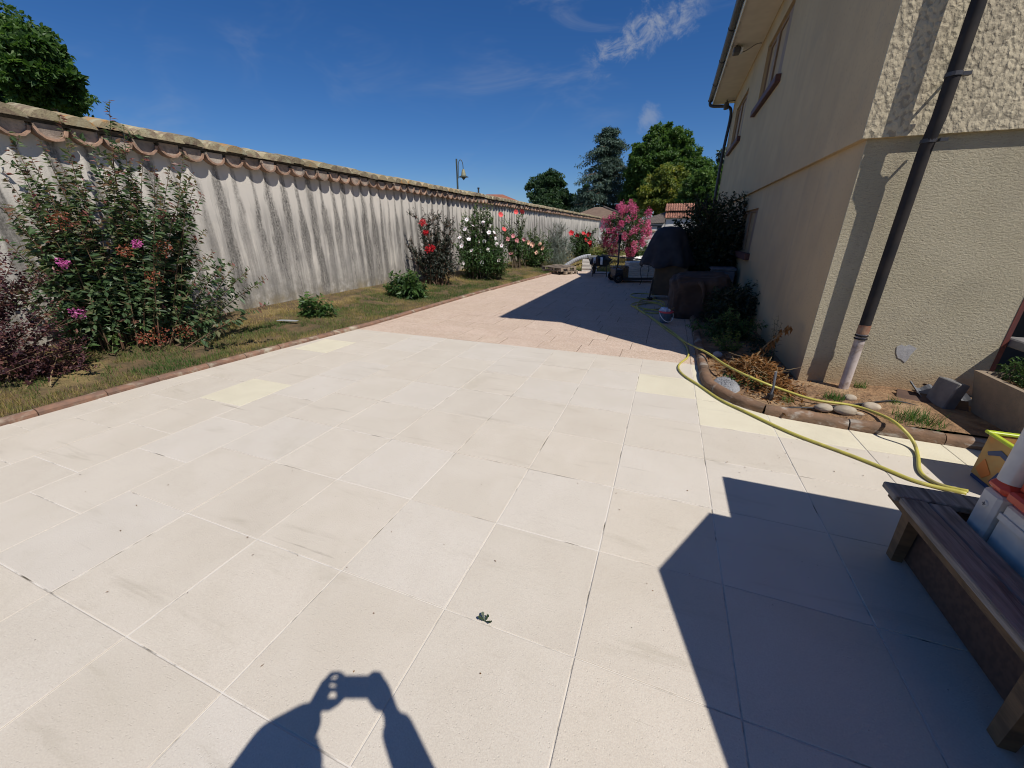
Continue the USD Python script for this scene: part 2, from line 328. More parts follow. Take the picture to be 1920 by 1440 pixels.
for c in range(-9, 6):
    xa, xb = X0 + c * S, X0 + (c + 1) * S
    off = 0.0 if c >= -4 else {-5: 0.0, -6: 0.24, -7: 0.0, -8: 0.12, -9: 0.4}[c]
    cuts = [YB] + [Y0 + r * S - off for r in range(7 if off == 0 else 8, -7, -1)]
    if c in (-4, -3, -2): cuts[1] += {-4: -0.2, -3: 0.12, -2: -0.1}[c]
    cuts = [y for i, y in enumerate(cuts) if i == 0 or cuts[i - 1] - y > 0.12]
    for yb, ya in zip(cuts[:-1], cuts[1:]):
        q = sg.box(xa + J, ya + J, xb - J, yb - J)
        isnew = any(q.buffer(0.01).contains(sg.Point(p[:2])) for p in new_at) or (c == 1 and ya > 3.9) or (c >= 2 and yb > 3.75)
        mat = 'tile_new' if isnew else ('tile_sand' if c <= -7 else RNG.choice(['tile_cream', 'tile_cream', 'tile_pale', 'tile_sand']))
        lay(parent=terrace, poly=q, mat=str(mat))
XR = X0 + S; y = YB
while y < PAVE_END - 0.02:                                            # staggered slabs in rows, two straight columns along the bed
    hgt = float(RNG.choice([0.4, 0.6, 0.5])); yt = min(y + hgt, PAVE_END); x = XR
    while x > -5.4:
        wd = float(RNG.choice([0.4, 0.6, 0.6, 0.8, 0.9])); lay(back, sg.box(x - wd + 0.004, y + 0.004, x - 0.004, yt - 0.004), str(RNG.choice(['tile_pink', 'tile_pink', 'tile_pink_worn'])), 0.003); x -= wd
    y = yt
for c in (1, 2):
    y = YB
    while y < PAVE_END - 0.02: lay(back, sg.box(X0 + c * S + 0.004, y + 0.004, X0 + (c + 1) * S - 0.004, min(y + S, PAVE_END) - 0.004), str(RNG.choice(['tile_pink', 'tile_pink_worn'])), 0.003); y += S

# the terracotta kerb on the left and the log-shaped edging round the bed on the right
kerb = thing('terrace_kerb', 'low terracotta kerb between the grass strip and the cream paving', 'kerb', (-5.3, 1.2, 0))
def edging(parent, name, line, w, h, step, mat, wob=0.004, round_=False, lift=0.0):
    L = sg.LineString(line); s = 0.0; k = 0
    while s < L.length - 0.05:
        e = min(s + step * RNG.uniform(0.9, 1.1), L.length); ts = np.linspace(s + 0.004, e - 0.004, 6)
        P = np.array([L.interpolate(t).coords[0] for t in ts]); D = np.gradient(P, axis=0); D /= np.linalg.norm(D, axis=1, keepdims=True); N = np.c_[-D[:, 1], D[:, 0]]
        prof = [(-0.5, -0.05), (-0.5, 0.55), (-0.36, 0.86), (-0.12, 1.0), (0.12, 1.0), (0.36, 0.88), (0.5, 0.55), (0.5, -0.05)]
        rings = []; tilt = RNG.uniform(-wob, wob)
        for i in range(6):
            sc = 1 + (0.05 * RNG.uniform(-1, 1) if round_ else 0.01 * RNG.uniform(-1, 1)); sc *= 0.93 if i in (0, 5) and round_ else 1
            rings.append([np.r_[P[i] + N[i] * a * w * sc, b * h * (sc if b > 0 else 1) + lift + tilt] for a, b in prof])
        v = np.array(rings).reshape(-1, 3); m = len(prof); f = []
        for i in range(5):
            for j in range(m):
                p, q = i * m + j, i * m + (j + 1) % m; f += [[p, q, q + m], [p, q + m, p + m]]
        f += [[0, j + 1, j] for j in range(1, m - 1)] + [[5 * m, 5 * m + j, 5 * m + j + 1] for j in range(1, m - 1)]
        part(parent, name, (v, np.array(f)), mat, smooth=35); s = e
edging(kerb, 'kerb_piece', [(x - 0.055, y) for x, y in KERB], 0.11, 0.055, 0.5, 'terracotta')
bededge = thing('bed_edging', 'brown log-shaped concrete edging curving round the earth bed by the house', 'edging', (0.9, 3.8, 0))
edging(bededge, 'edging_piece', [(x + (0.06 if i < 5 else 0.045 if i < 7 else 0.02 if i < 9 else 0), y + (0 if i < 4 else 0.02 if i == 4 else 0.03 if i == 5 else 0.04 if i == 6 else 0.055)) for i, (x, y) in enumerate(BED)], 0.115, 0.082, 0.62, 'log_edge', round_=True)
xs = np.arange(0.5, 3.3, 0.06); ysb = np.arange(3.74, 10.0, 0.06)
v, f = grid(xs, ysb, bedz)
line = sg.Polygon([(x + 0.06, y + 0.04) for x, y in BED] + [(3.3, 3.84), (3.3, 10), (0.6, 10)])
keep = shapely.contains_xy(line, v[:, 0], v[:, 1]); f = f[keep[f].all(1)]
single('earth_bed', (v, f), 'earth', kind='structure', smooth=True)

# ------------------------------------------------------------------ the long garden wall with its coping of roman tiles
PIT = 0.31; WY0, WY1 = -1.2, 43.0; WTOP = 2.745; ZC = 2.712
g = NG(); P = '@' + g.n('geometry') + '.position'; sep = g.n('separate_xyz', vector=P); py, pz = '@' + sep + '.y', '@' + sep + '.z'
wv = '@' + g.n('combine_xyz', x=0.0, y=g.m('multiply', py, 1.6), z=g.m('multiply', pz, 0.45)) + '.vector'
wobble = g.m('multiply', g.m('subtract', g.noise(wv, 2.4, 5.0, 0.65), 0.5), 0.95)
uu = g.m('add', g.m('divide', g.m('subtract', py, WY0), PIT), wobble)
cell = g.m('floor', uu); fr = g.m('absolute', g.m('subtract', g.m('fraction', uu), 0.5))
rnd = '@' + g.n('white_noise_texture', dimensions='1D', w=cell) + '.value'
rnd2 = '@' + g.n('white_noise_texture', dimensions='1D', w=g.m('add', cell, 71.3)) + '.value'
depth = g.m('subtract', 2.64, pz)                                        # how far below the coping
wid = g.m('add', g.m('multiply', g.rng(depth, 0.0, 1.3), 0.20), g.rng(rnd2, 0, 1, 0.03, 0.24, 'linear'))
core = g.rng(g.m('subtract', wid, fr), -0.09, 0.14)
fade = g.m('multiply', g.rng(depth, -0.05, 0.04), g.rng(g.m('subtract', depth, g.m('multiply', rnd, 1.8)), 0.3, 1.6, 1.0, 0.4))
grain = g.rng(g.noise('@' + g.n('combine_xyz', x=0.0, y=g.m('multiply', py, 14.0), z=g.m('multiply', pz, 1.6)) + '.vector', 2.5, 6.0, 0.7), 0.25, 0.75, 0.35, 1.0)
spot = g.rng(g.noise(P, 28.0, 5.0, 0.7), 0.3, 0.7, 0.45, 1.0)
st = g.m('multiply', g.m('multiply', core, fade), g.m('multiply', grain, spot)); st = g.m('multiply', st, g.rng(rnd, 0, 0.3, 0.85, 1.0))
blotch = g.m('multiply', g.rng(g.noise(P, 1.5, 6.0, 0.65, 0.5), 0.36, 0.66), g.rng(depth, 0.3, 1.5))
vst = g.m('multiply', g.rng(g.noise('@' + g.n('combine_xyz', x=0.0, y=g.m('multiply', py, 5.0), z=g.m('multiply', pz, 0.35)) + '.vector', 1.7, 6.0, 0.68), 0.34, 0.66), g.rng(g.m('add', depth, g.m('multiply', g.m('subtract', rnd, 0.5), 0.6)), 0.25, 0.95))
low = g.rng(pz, 0.25, 0.95, 1, 0)
base = g.mix(g.rng(g.noise(P, 0.8, 4.0, 0.6), 0.3, 0.7), (0.66, 0.61, 0.53), (0.57, 0.53, 0.465))
col = g.mix(g.m('multiply', blotch, 0.6), base, (0.30, 0.285, 0.262))
col = g.mix(g.m('multiply', vst, 0.72), col, (0.225, 0.213, 0.196))
col = g.mix(g.m('multiply', g.m('multiply', low, g.rng(g.noise(P, 6.0, 6.0, 0.7), 0.3, 0.65)), 0.85), col, (0.19, 0.175, 0.14))
col = g.mix(g.m('multiply', g.rng(pz, 0.2, 0.55, 1, 0), g.rng(g.noise(P, 3.0, 4.0, 0.6), 0.35, 0.7)), col, (0.30, 0.24, 0.14))
col = g.mix(g.m('minimum', g.m('multiply', st, 1.35), 0.9), col, (0.10, 0.094, 0.084))
thin = g.rng(g.m('absolute', g.m('subtract', g.m('fraction', g.m('add', uu, g.m('multiply', rnd, 0.3))), 0.62)), 0.008, 0.025, 1, 0)
col = g.mix(g.m('multiply', g.m('multiply', thin, g.rng(rnd2, 0.6, 0.75)), g.rng(depth, 0.1, 0.3, 0, 0.7)), col, (0.06, 0.055, 0.05))
nb = '@' + g.n('bump', height=g.noise(P, 45.0, 5.0, 0.65), strength=0.35, distance=0.01) + '.normal'
LOOK['wall_render'] = g.done('wall_render', g.n('principled_bsdf', base_color=col, roughness=0.92, specular_ior_level=0.15, normal=nb) + '.BSDF')
look('genoise_clay', (0.40, 0.25, 0.17), (0.26, 0.165, 0.115), 7.0, 0.9, bump=0.4, bscale=50.0, c3=(0.16, 0.14, 0.12), s3=3.0, vary=0.15)
look('genoise_mortar', (0.37, 0.29, 0.225), (0.20, 0.16, 0.13), 9.0, 0.95, bump=0.7, bscale=40.0, c3=(0.42, 0.36, 0.29), vary=0.2)
look('cap_tile', (0.30, 0.255, 0.155), (0.19, 0.14, 0.095), 9.0, 0.9, bump=0.7, bscale=45.0, c3=(0.36, 0.34, 0.22), s3=5.0, vary=0.25, sharp=(0.4, 0.6))
look('cap_tile_rust', (0.29, 0.235, 0.14), (0.40, 0.20, 0.06), 8.0, 0.9, bump=0.7, bscale=45.0, c3=(0.36, 0.34, 0.23), s3=4.0, vary=0.15, sharp=(0.52, 0.66))
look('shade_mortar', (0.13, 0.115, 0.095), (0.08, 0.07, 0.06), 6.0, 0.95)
wall = thing('garden_wall', 'long streaked white wall under a coping of old roman tiles', 'wall', (WALLX, 5, 0))
part(wall, 'rendered_wall', bx((WALLX - 0.3, WY0, -0.05), (WALLX, WY1, WTOP)), 'wall_render')
def half_tile(y, x_in, x_out, z_in, z_out, r0, r1, up, th=0.02, n=7, yaw=0.0):
    """A half-round clay tile lying across the wall; up=+1 arches, up=-1 hangs like a gutter."""
    a = np.linspace(0.02 * np.pi, 0.98 * np.pi, n); rings = []
    for x, z, r in ((x_in, z_in, r0), (x_out, z_out, r1)):
        for rr in (r, r - th): rings.append(np.c_[np.full(n, x), y + rr * np.cos(a) + (x - x_in) * yaw, z + up * (rr * np.sin(a)) * (0.92 if up < 0 else 0.55)])
    v = np.vstack(rings); f = []; A, B, C, D = 0, n, 2 * n, 3 * n
    for j in range(n - 1):
        for p, q in ((A, C), (D, B), (B, A), (C, D)): f += [[p + j, p + j + 1, q + j + 1], [p + j, q + j + 1, q + j]]
    for j in (0, n - 1): f += [[A + j, B + j, D + j], [A + j, D + j, C + j]]
    return v, np.array(f)
def half_fill(y, x0, x1, z, r, n=7):
    a = np.linspace(0, np.pi, n); e = np.c_[y + r * np.cos(a), z - r * np.sin(a) * 0.92]; e = np.vstack([e, [(y - r, z + 0.035), (y + r, z + 0.035)]])
    return hull(np.vstack([np.c_[np.full(len(e), x0), e], np.c_[np.full(len(e), x1), e]]))
ny = int((WY1 - WY0) / PIT)
for i in range(ny):
    y = WY0 + (i + 0.5) * PIT + RNG.normal(0, 0.006); out = WALLX + 0.125 + RNG.normal(0, 0.008); z = ZC + RNG.normal(0, 0.006)
    t = part(wall, 'gutter_tile', half_tile(y, WALLX - 0.05, out, z + 0.01, z, 0.156, 0.152, -1, 0.03), 'genoise_clay', smooth=40)
    part(t, 'mortar_fill', half_fill(y, WALLX - 0.05, out - 0.012 - RNG.uniform(0, 0.03), z, 0.122), 'genoise_mortar')
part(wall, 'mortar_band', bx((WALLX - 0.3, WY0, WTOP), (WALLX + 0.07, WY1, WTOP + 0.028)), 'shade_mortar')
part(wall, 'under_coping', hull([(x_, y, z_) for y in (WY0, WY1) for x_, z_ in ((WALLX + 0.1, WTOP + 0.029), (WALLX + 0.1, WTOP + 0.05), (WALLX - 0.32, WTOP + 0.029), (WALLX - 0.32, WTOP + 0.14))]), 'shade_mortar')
for i in range(ny):
    y = WY0 + (i + 0.5) * PIT + RNG.normal(0, 0.012); s = RNG.normal(0, 0.012)
    xo = WALLX + 0.175 + RNG.normal(0, 0.014); yw = RNG.normal(0, 0.02); zi, zo = WTOP + 0.155 + s * 0.5, WTOP + 0.05 + s; pts = []
    for x_, z_, w_ in ((WALLX - 0.34, zi, 0.155), (xo, zo, 0.16 + RNG.uniform(-.012, .012))):
        pts += [(x_, y + (yw if x_ > WALLX else -yw) + w_ * u_, z_ + h_) for u_, h_ in ((-1, -0.015), (-0.97, 0.012), (-0.72, 0.055), (-0.35, 0.082), (0.05, 0.088), (0.45, 0.075), (0.78, 0.045), (0.97, 0.005), (1, -0.015))]
    part(wall, 'cap_tile', hull(pts), 'cap_tile_rust' if RNG.uniform() < 0.35 else 'cap_tile', smooth=40)

# ------------------------------------------------------------------ the house
def stucco(name, c1, c2, scale, strength, dist, stretch, worm=False):
    g = NG(); P = '@' + g.n('geometry') + '.position'; pz = '@' + g.n('separate_xyz', vector=P) + '.z'
    col = g.mix(g.rng(g.noise(P, 1.1, 4.0, 0.6), 0.3, 0.7), c1, c2)
    Q = g.scale(P, *stretch)
    if worm:
        vo = g.n('voronoi_texture', vector='@' + g.n('mix', mix_type='add', fac=0.06, color1=Q, color2='@' + g.n('noise_texture', vector=Q, scale=scale * 0.6, detail=3.0) + '.color') + '.color', scale=scale, feature='smooth_f1', smoothness=0.6)
        h = g.m('add', g.m('subtract', 1.0, '@' + vo + '.distance'), g.m('multiply', g.noise(Q, scale * 1.2, 4.0, 0.6), 0.9))
    else: h = g.noise(Q, scale, 6.0, 0.74, 0.4)
    crev = g.rng(h, 0.30, 0.46, 1, 0) if not worm else g.rng(h, 0.72, 0.95, 1, 0)
    col = g.mix(g.m('multiply', crev, 0.5), col, (0.15, 0.13, 0.10))
    col = g.mix(g.m('multiply', g.rng(g.noise(P, 2.6, 6.0, 0.7), 0.5, 0.75), 0.3), col, (0.30, 0.265, 0.20))
    streak = g.rng(g.noise(g.scale(P, 3.0, 3.0, 0.25), 1.6, 5.0, 0.65), 0.5, 0.75)
    col = g.mix(g.m('multiply', streak, 0.22), col, (0.24, 0.2, 0.15))
    foot = g.m('multiply', g.rng(g.m('add', pz, g.m('multiply', g.m('subtract', g.noise(P, 3.0, 4.0, 0.6), 0.5), 0.35)), 0.1, 0.4, 1, 0), 0.6)
    col = g.mix(foot, col, (0.40, 0.25, 0.13))
    nb = '@' + g.n('bump', height=h, strength=strength, distance=dist) + '.normal'
    LOOK[name] = g.done(name, g.n('principled_bsdf', base_color=col, roughness=0.93, specular_ior_level=0.12, normal=nb) + '.BSDF')
stucco('stucco_coarse', (0.50, 0.43, 0.30), (0.43, 0.37, 0.255), 30.0, 0.8, 0.013, (1, 1, 0.75), True)
stucco('stucco_fine', (0.47, 0.415, 0.295), (0.41, 0.36, 0.25), 42.0, 1.0, 0.02, (0.8, 0.8, 1.4))
stucco('stucco_side', (0.50, 0.365, 0.21), (0.44, 0.32, 0.185), 48.0, 0.5, 0.012, (1, 1, 1))
look('soffit_paint', (0.74, 0.67, 0.54), (0.68, 0.61, 0.49), 3.0, 0.8, world=True)
look('gutter_metal', (0.045, 0.042, 0.045), (0.03, 0.03, 0.032), 5.0, 0.45, spec=0.5, bump=0.15, bscale=20.0)
look('pipe_black', (0.018, 0.017, 0.018), (0.03, 0.025, 0.023), 6.0, 0.75, spec=0.15)
look('pipe_pvc', (0.50, 0.43, 0.39), (0.42, 0.35, 0.31), 8.0, 0.6, c3=(0.25, 0.19, 0.15), s3=9.0)
look('rust', (0.22, 0.09, 0.05), (0.30, 0.2, 0.13), 14.0, 0.85)
look('sill_brown', (0.115, 0.05, 0.042), (0.085, 0.04, 0.034), 8.0, 0.6)
look('shutter_beige', (0.40, 0.27, 0.145), (0.36, 0.245, 0.13), 6.0, 0.75)
look('shutter_dark', (0.27, 0.185, 0.125), (0.24, 0.165, 0.11), 6.0, 0.7)
look('dark_door', (0.02, 0.018, 0.018), (0.03, 0.026, 0.026), 6.0, 0.5)
look('frame_red', (0.14, 0.04, 0.03), (0.10, 0.035, 0.03), 9.0, 0.6)
look('roof_far', (0.30, 0.16, 0.10), (0.20, 0.12, 0.085), 3.0, 0.9, bump=0.4, bscale=14.0)
look('plaster_patch', (0.42, 0.41, 0.39), (0.32, 0.31, 0.30), 14.0, 0.9, bump=0.5, bscale=30.0)
XL, YL, XU, YU, ZF, ZE, YE = 1.52, 4.88, 1.465, 4.83, 2.36, 5.88, 18.1
house = thing('house', 'two-storey beige rendered house with overhanging upper floor and brown sills', 'house', (XL, YL, 0))
def wall_with_holes(x0, x1, y0, y1, z0, z1, holes):
    """A thick side wall (along y) with rectangular openings cut through it."""
    parts = []; yb = sorted({y0, y1, *[h for o in holes for h in o[:2]]})
    for a, b in zip(yb[:-1], yb[1:]):
        zs = [z0]
        for o in holes:
            if o[0] <= a and o[1] >= b: zs += [o[2], o[3]]
        zs.append(z1)
        for c, d in zip(zs[::2], zs[1::2]): parts.append(bx((x0, a, c), (x1, b, d)))
    return cat_(parts)
LW = (9.45, 11.35, 1.18, 2.02); UW = [(9.8, 12.1, 4.24, 5.42), (14.4, 16.8, 4.12, 5.3)]
side_low = wall_with_holes(XL, XL + 0.3, YL + 0.015, YE, -0.05, ZF, [LW]); side_up = wall_with_holes(XU, XU + 0.3, YU + 0.015, YE + 0.05, ZF, ZE, UW)
part(house, 'lower_side_wall', side_low, 'stucco_side'); part(house, 'upper_side_wall', side_up, 'stucco_side')
part(house, 'lower_front_wall', cat_([bx((XL, YL, -0.05), (3.02, YL + 0.015, ZF)), bx((XL + 0.3, YL + 0.015, -0.05), (3.02, YL + 0.3, ZF))]), 'stucco_fine')
part(house, 'upper_front_wall', cat_([bx((XU, YU, ZF), (10.5, YU + 0.015, ZE)), bx((XU + 0.3, YU + 0.015, ZF), (10.5, YU + 0.3, ZE))]), 'stucco_coarse')
part(house, 'porch_wall', bx((3.02, 6.9, -0.05), (10.5, 7.1, ZF)), 'dark_door')
part(house, 'porch_side_wall', bx((2.82, YL + 0.3, -0.05), (3.018, 6.9, ZF)), 'stucco_side')
part(house, 'upper_floor_slab', bx((XU + 0.3, YU + 0.3, ZF - 0.1), (10.5, YE, ZF)), 'soffit_paint')
part(house, 'back_wall', bx((XL + 0.3, YE - 0.25, -0.05), (10.5, YE, ZE)), 'stucco_side')
part(house, 'far_side_wall', bx((10.2, 7.1, -0.05), (10.5, YE - 0.25, ZE)), 'stucco_side')
part(house, 'far_front_pillar', bx((10.0, YL, -0.05), (10.5, YL + 0.3, ZF - 0.1)), 'stucco_fine')
part(house, 'opening_trim', bx((3.0, YL - 0.004, -0.03), (3.035, YL + 0.05, ZF - 0.01)), 'frame_red')
EX0, EY0, EY1 = 0.79, 4.60, 18.42
part(house, 'soffit', bx((EX0, EY0, ZE), (11.2, EY1, ZE + 0.06)), 'soffit_paint')
part(house, 'fascia', bx((EX0 - 0.025, EY0 - 0.02, ZE - 0.03), (EX0 - 0.001, EY1 + 0.02, ZE + 0.2)), 'soffit_paint')
roofv = np.array([(EX0 - 0.04, EY0 - 0.02, ZE + 0.21), (11.2, EY0 - 0.02, ZE + 0.21), (11.2, EY1, ZE + 0.21), (EX0 - 0.04, EY1, ZE + 0.21), (6.0, EY0 + 5.2, ZE + 1.9), (6.0, EY1 - 5.2, ZE + 1.9)])
part(house, 'roof', hull(roofv), 'roof_far')
a = np.linspace(np.pi, 2 * np.pi, 9); gp = [(np.cos(t) * 0.075, np.sin(t) * 0.075) for t in a] + [(0.06, 0.004)] + [(np.cos(t) * 0.06, np.sin(t) * 0.06 + 0.004) for t in a[::-1]]
rows = []
for i, y in enumerate(np.r_[EY0 - 0.02, np.arange(EY0 + 2, EY1, 2.0), EY1 + 0.02]): rows.append(y)
gv = np.array([[EX0 - 0.103 + p, y, ZE + 0.17 + q] for y in (EY0 - 0.04, EY1 + 0.03) for p, q in gp]); n = len(gp)
gf = [[j, (j + 1) % n, (j + 1) % n + n] for j in range(n)] + [[j, (j + 1) % n + n, j + n] for j in range(n)]
gt = part(house, 'gutter', (gv, np.array(gf)), 'gutter_metal', smooth=30)
for y in rows: part(gt, 'gutter_bracket', tube([(EX0 - 0.103 + np.cos(t) * 0.082, y, ZE + 0.17 + np.sin(t) * 0.082) for t in a], 0.007, 5), 'gutter_metal')
gx = EX0 - 0.1; px_ = XU - 0.09; yp = EY1 - 0.12
part(house, 'far_downpipe', tube(spline([(gx, yp, ZE + 0.1), (gx, yp - 0.01, ZE - 0.02), (gx + 0.12, yp - 0.05, ZE - 0.08), (px_ - 0.12, yp - 0.28, ZE - 0.18), (px_, yp - 0.34, ZE - 0.3), (px_, yp - 0.36, ZE - 1.2), (px_, yp - 0.36, 2.0), (px_, yp - 0.36, 0.0)], 40), 0.05, 8), 'gutter_metal', smooth=40)
for h, x, nm in ((UW[0], XU, 1), (UW[1], XU, 1), (LW, XL, 0)):
    y0, y1, z0, z1 = h; w = part(house, 'window', bx((x + 0.09, y0, z0), (x + 0.2, y1, z1)), 'shutter_beige')
    part(w, 'frame', cat_([bx((x + 0.06, y0, z0), (x + 0.09, y0 + 0.05, z1)), bx((x + 0.06, y1 - 0.05, z0), (x + 0.09, y1, z1)), bx((x + 0.06, y0 + 0.05, z1 - 0.05), (x + 0.09, y1 - 0.05, z1))]), 'shutter_dark')
    for p0, p1 in ((0.03, 0.3), (0.62, 0.74)): part(w, 'shutter_leaf', bx((x + 0.055, y0 + p0 * (y1 - y0), z0 + 0.01), (x + 0.085, y0 + p1 * (y1 - y0), z1 - 0.05)), 'shutter_dark')
    part(w, 'sill', bx((x - 0.09, y0 - 0.12, z0 - 0.13), (x + 0.16, y1 + 0.12, z0 - 0.002), 0.01), 'sill_brown')
# the front downpipe: black metal above, pale plastic foot below, brackets
PXX, PYY = 1.89, 4.735
dp = [part(house, 'downpipe', tube([(PXX, PYY, z) for z in (0.74, 1.5, 2.2)] + [(PXX, PYY - 0.02, 2.32), (PXX, PYY - 0.05, 2.45), (PXX, PYY - 0.05, 4.5), (PXX, PYY - 0.05, ZE)], 0.046, 16), 'pipe_black', smooth=40)]
part(house, 'downpipe_foot', tube([(PXX - 0.003, PYY, 0.0), (PXX, PYY, 0.66)], 0.043, 16), 'pipe_pvc', smooth=40)
part(house, 'pipe_collar', tube([(PXX, PYY, 0.655), (PXX, PYY, 0.742)], 0.049, 16), 'rust', smooth=40)
part(house, 'pipe_clamp', cat_([tube([(PXX, PYY, 0.60), (PXX, PYY, 0.612)], 0.054, 16), tube([(PXX, PYY, 0.63), (PXX, PYY, 0.642)], 0.054, 16)]), 'pipe_black')
for z in (2.72, 2.28): part(house, 'pipe_clamp', cat_([tube([(PXX, PYY - (0.05 if z > 2.4 else 0.01), z), (PXX, PYY - (0.05 if z > 2.4 else 0.01), z + 0.028)], 0.053, 14), bx((PXX + 0.05, PYY - 0.07, z), (PXX + 0.10, PYY - 0.03, z + 0.025)), bx((PXX + 0.02, PYY - 0.02, z + 0.004), (PXX + 0.035, YU, z + 0.02))]), 'gutter_metal')
# flaked patch low on the front wall
pa = [AY(x, y, YL) for x, y in [(1681, 650), (1690, 646), (1697, 649), (1705, 646), (1713, 650), (1719, 653), (1712, 660), (1706, 667), (1702, 674), (1696, 680), (1690, 674), (1683, 671), (1680, 662)]]
pc = np.array([(p[0], p[2]) for p in pa]); tv, tf = trimesh.creation.triangulate_polygon(sg.Polygon(pc), engine='earcut')
pv = np.vstack([np.c_[tv[:, 0], np.full(len(tv), YL - 0.005), tv[:, 1]], np.c_[tv[:, 0], np.full(len(tv), YL + 0.02), tv[:, 1]]]); m = len(tv); ring = [[j, (j + 1) % m, (j + 1) % m + m] for j in range(m)] + [[j, (j + 1) % m + m, j + m] for j in range(m)]
part(house, 'bare_patch', (pv, np.vstack([tf, ring])), 'plaster_patch', label='grey patch where the render has flaked off')
look('lamp_grey', (0.10, 0.09, 0.08), (0.07, 0.065, 0.06), 8.0, 0.5); look('lens_glass', (0.75, 0.75, 0.75), None, rough=0.15, spec=0.6); look('cable_black', (0.02, 0.02, 0.02), None, rough=0.6)
fl_ = thing('floodlight', 'small grey floodlight screwed to the eave soffit of the house', 'floodlight', (EX0 + 0.05, 13.2, ZE))
for nm, o, mt in (('housing', bx((EX0 + 0.04, 13.1, ZE - 0.17), (EX0 + 0.2, 13.36, ZE - 0.05), 0.02), 'lamp_grey'), ('bracket', bx((EX0 + 0.09, 13.2, ZE - 0.05), (EX0 + 0.13, 13.26, ZE)), 'lamp_grey'), ('lens', bx((EX0 + 0.2, 13.13, ZE - 0.16), (EX0 + 0.27, 13.33, ZE - 0.06), 0.02), 'lens_glass'), ('cable', tube(spline([(EX0 + 0.12, 13.3, ZE - 0.03), (EX0 + 0.3, 13.36, ZE - 0.10), (EX0 + 0.5, 13.3, ZE - 0.02), (XU - 0.02, 13.25, ZE - 0.015)], 14), 0.008, 5), 'cable_black')): part(fl_, nm, o, mt)
al = thing('lantern', 'small dark lantern hanging under the far end of the eave', 'lantern', (1.2, 17.9, ZE))
part(al, 'body', lathe([(0.0, ZE - 0.30), (0.07, ZE - 0.29), (0.09, ZE - 0.16), (0.06, ZE - 0.08), (0.015, ZE - 0.06), (0.015, ZE)], (1.2, 17.9, 0), 10), 'lamp_grey'); part(al, 'wall_arm', tube([(1.2, 17.9, ZE - 0.05), (XU, 17.9, ZE - 0.05)], 0.015, 6), 'lamp_grey')

# ------------------------------------------------------------------ vegetation
leaf_look('leaf_crape', [(0, (0.028, 0.055, 0.024)), (0.35, (0.07, 0.125, 0.05)), (0.6, (0.13, 0.18, 0.08)), (0.75, (0.18, 0.16, 0.085)), (0.87, (0.21, 0.105, 0.07)), (1, (0.23, 0.08, 0.07))], 0.35, 0.42, 0.45)
leaf_look('leaf_maroon', [(0, (0.025, 0.012, 0.016)), (0.5, (0.07, 0.028, 0.034)), (0.8, (0.12, 0.045, 0.04)), (1, (0.18, 0.09, 0.06))], 0.25)
leaf_look('leaf_green', [(0, (0.02, 0.045, 0.014)), (0.5, (0.06, 0.125, 0.032)), (1, (0.15, 0.22, 0.065))], 0.35)
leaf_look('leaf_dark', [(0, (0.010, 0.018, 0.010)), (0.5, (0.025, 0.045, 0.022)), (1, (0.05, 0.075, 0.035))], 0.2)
leaf_look('leaf_purple_green', [(0, (0.014, 0.022, 0.016)), (0.5, (0.032, 0.045, 0.03)), (0.8, (0.05, 0.05, 0.035)), (1, (0.09, 0.03, 0.03))], 0.2)
leaf_look('leaf_silver', [(0, (0.10, 0.13, 0.10)), (0.5, (0.20, 0.24, 0.20)), (1, (0.34, 0.38, 0.33))], 0.2)
leaf_look('leaf_lime', [(0, (0.08, 0.13, 0.03)), (0.5, (0.17, 0.22, 0.05)), (1, (0.32, 0.33, 0.09))], 0.35)
leaf_look('leaf_cedar', [(0, (0.022, 0.042, 0.034)), (0.5, (0.08, 0.13, 0.10)), (1, (0.16, 0.22, 0.165))], 0.2, 0.6)
leaf_look('leaf_tree', [(0, (0.028, 0.065, 0.016)), (0.5, (0.085, 0.165, 0.038)), (1, (0.18, 0.26, 0.07))], 0.45)
leaf_look('leaf_tree_dark', [(0, (0.014, 0.036, 0.018)), (0.5, (0.045, 0.092, 0.038)), (1, (0.10, 0.155, 0.06))], 0.35)
leaf_look('leaf_yellowing', [(0, (0.035, 0.06, 0.014)), (0.5, (0.17, 0.22, 0.045)), (0.8, (0.30, 0.29, 0.06)), (1, (0.42, 0.30, 0.07))], 0.45)
leaf_look('grass_blade', [(0, (0.055, 0.115, 0.026)), (0.3, (0.095, 0.16, 0.04)), (0.5, (0.19, 0.20, 0.065)), (0.72, (0.38, 0.29, 0.11)), (1, (0.5, 0.38, 0.18))], 0.4, 0.7, 0.2)
leaf_look('dried_leaf', [(0, (0.10, 0.045, 0.018)), (0.5, (0.23, 0.105, 0.035)), (0.85, (0.36, 0.19, 0.075)), (1, (0.42, 0.30, 0.17))], 0.2, 0.8, 0.1)
leaf_look('petal_pink', [(0, (0.40, 0.05, 0.15)), (0.5, (0.66, 0.11, 0.28)), (1, (0.82, 0.30, 0.46))], 0.35)
leaf_look('petal_magenta', [(0, (0.42, 0.05, 0.25)), (1, (0.68, 0.2, 0.48))], 0.3)
leaf_look('seed_red', [(0, (0.14, 0.03, 0.02)), (0.5, (0.25, 0.06, 0.035)), (1, (0.30, 0.13, 0.05))], 0.15)
look('petal_red', (0.55, 0.02, 0.025), (0.40, 0.012, 0.02), 30.0, 0.5); look('petal_coral', (0.75, 0.13, 0.12), (0.65, 0.09, 0.09), 30.0, 0.5)
look('petal_white', (0.80, 0.78, 0.76), (0.72, 0.70, 0.70), 30.0, 0.5); look('petal_peach', (0.80, 0.40, 0.28), (0.8, 0.55, 0.42), 30.0, 0.5); look('petal_dusty', (0.62, 0.26, 0.28), (0.5, 0.2, 0.2), 30.0, 0.5)
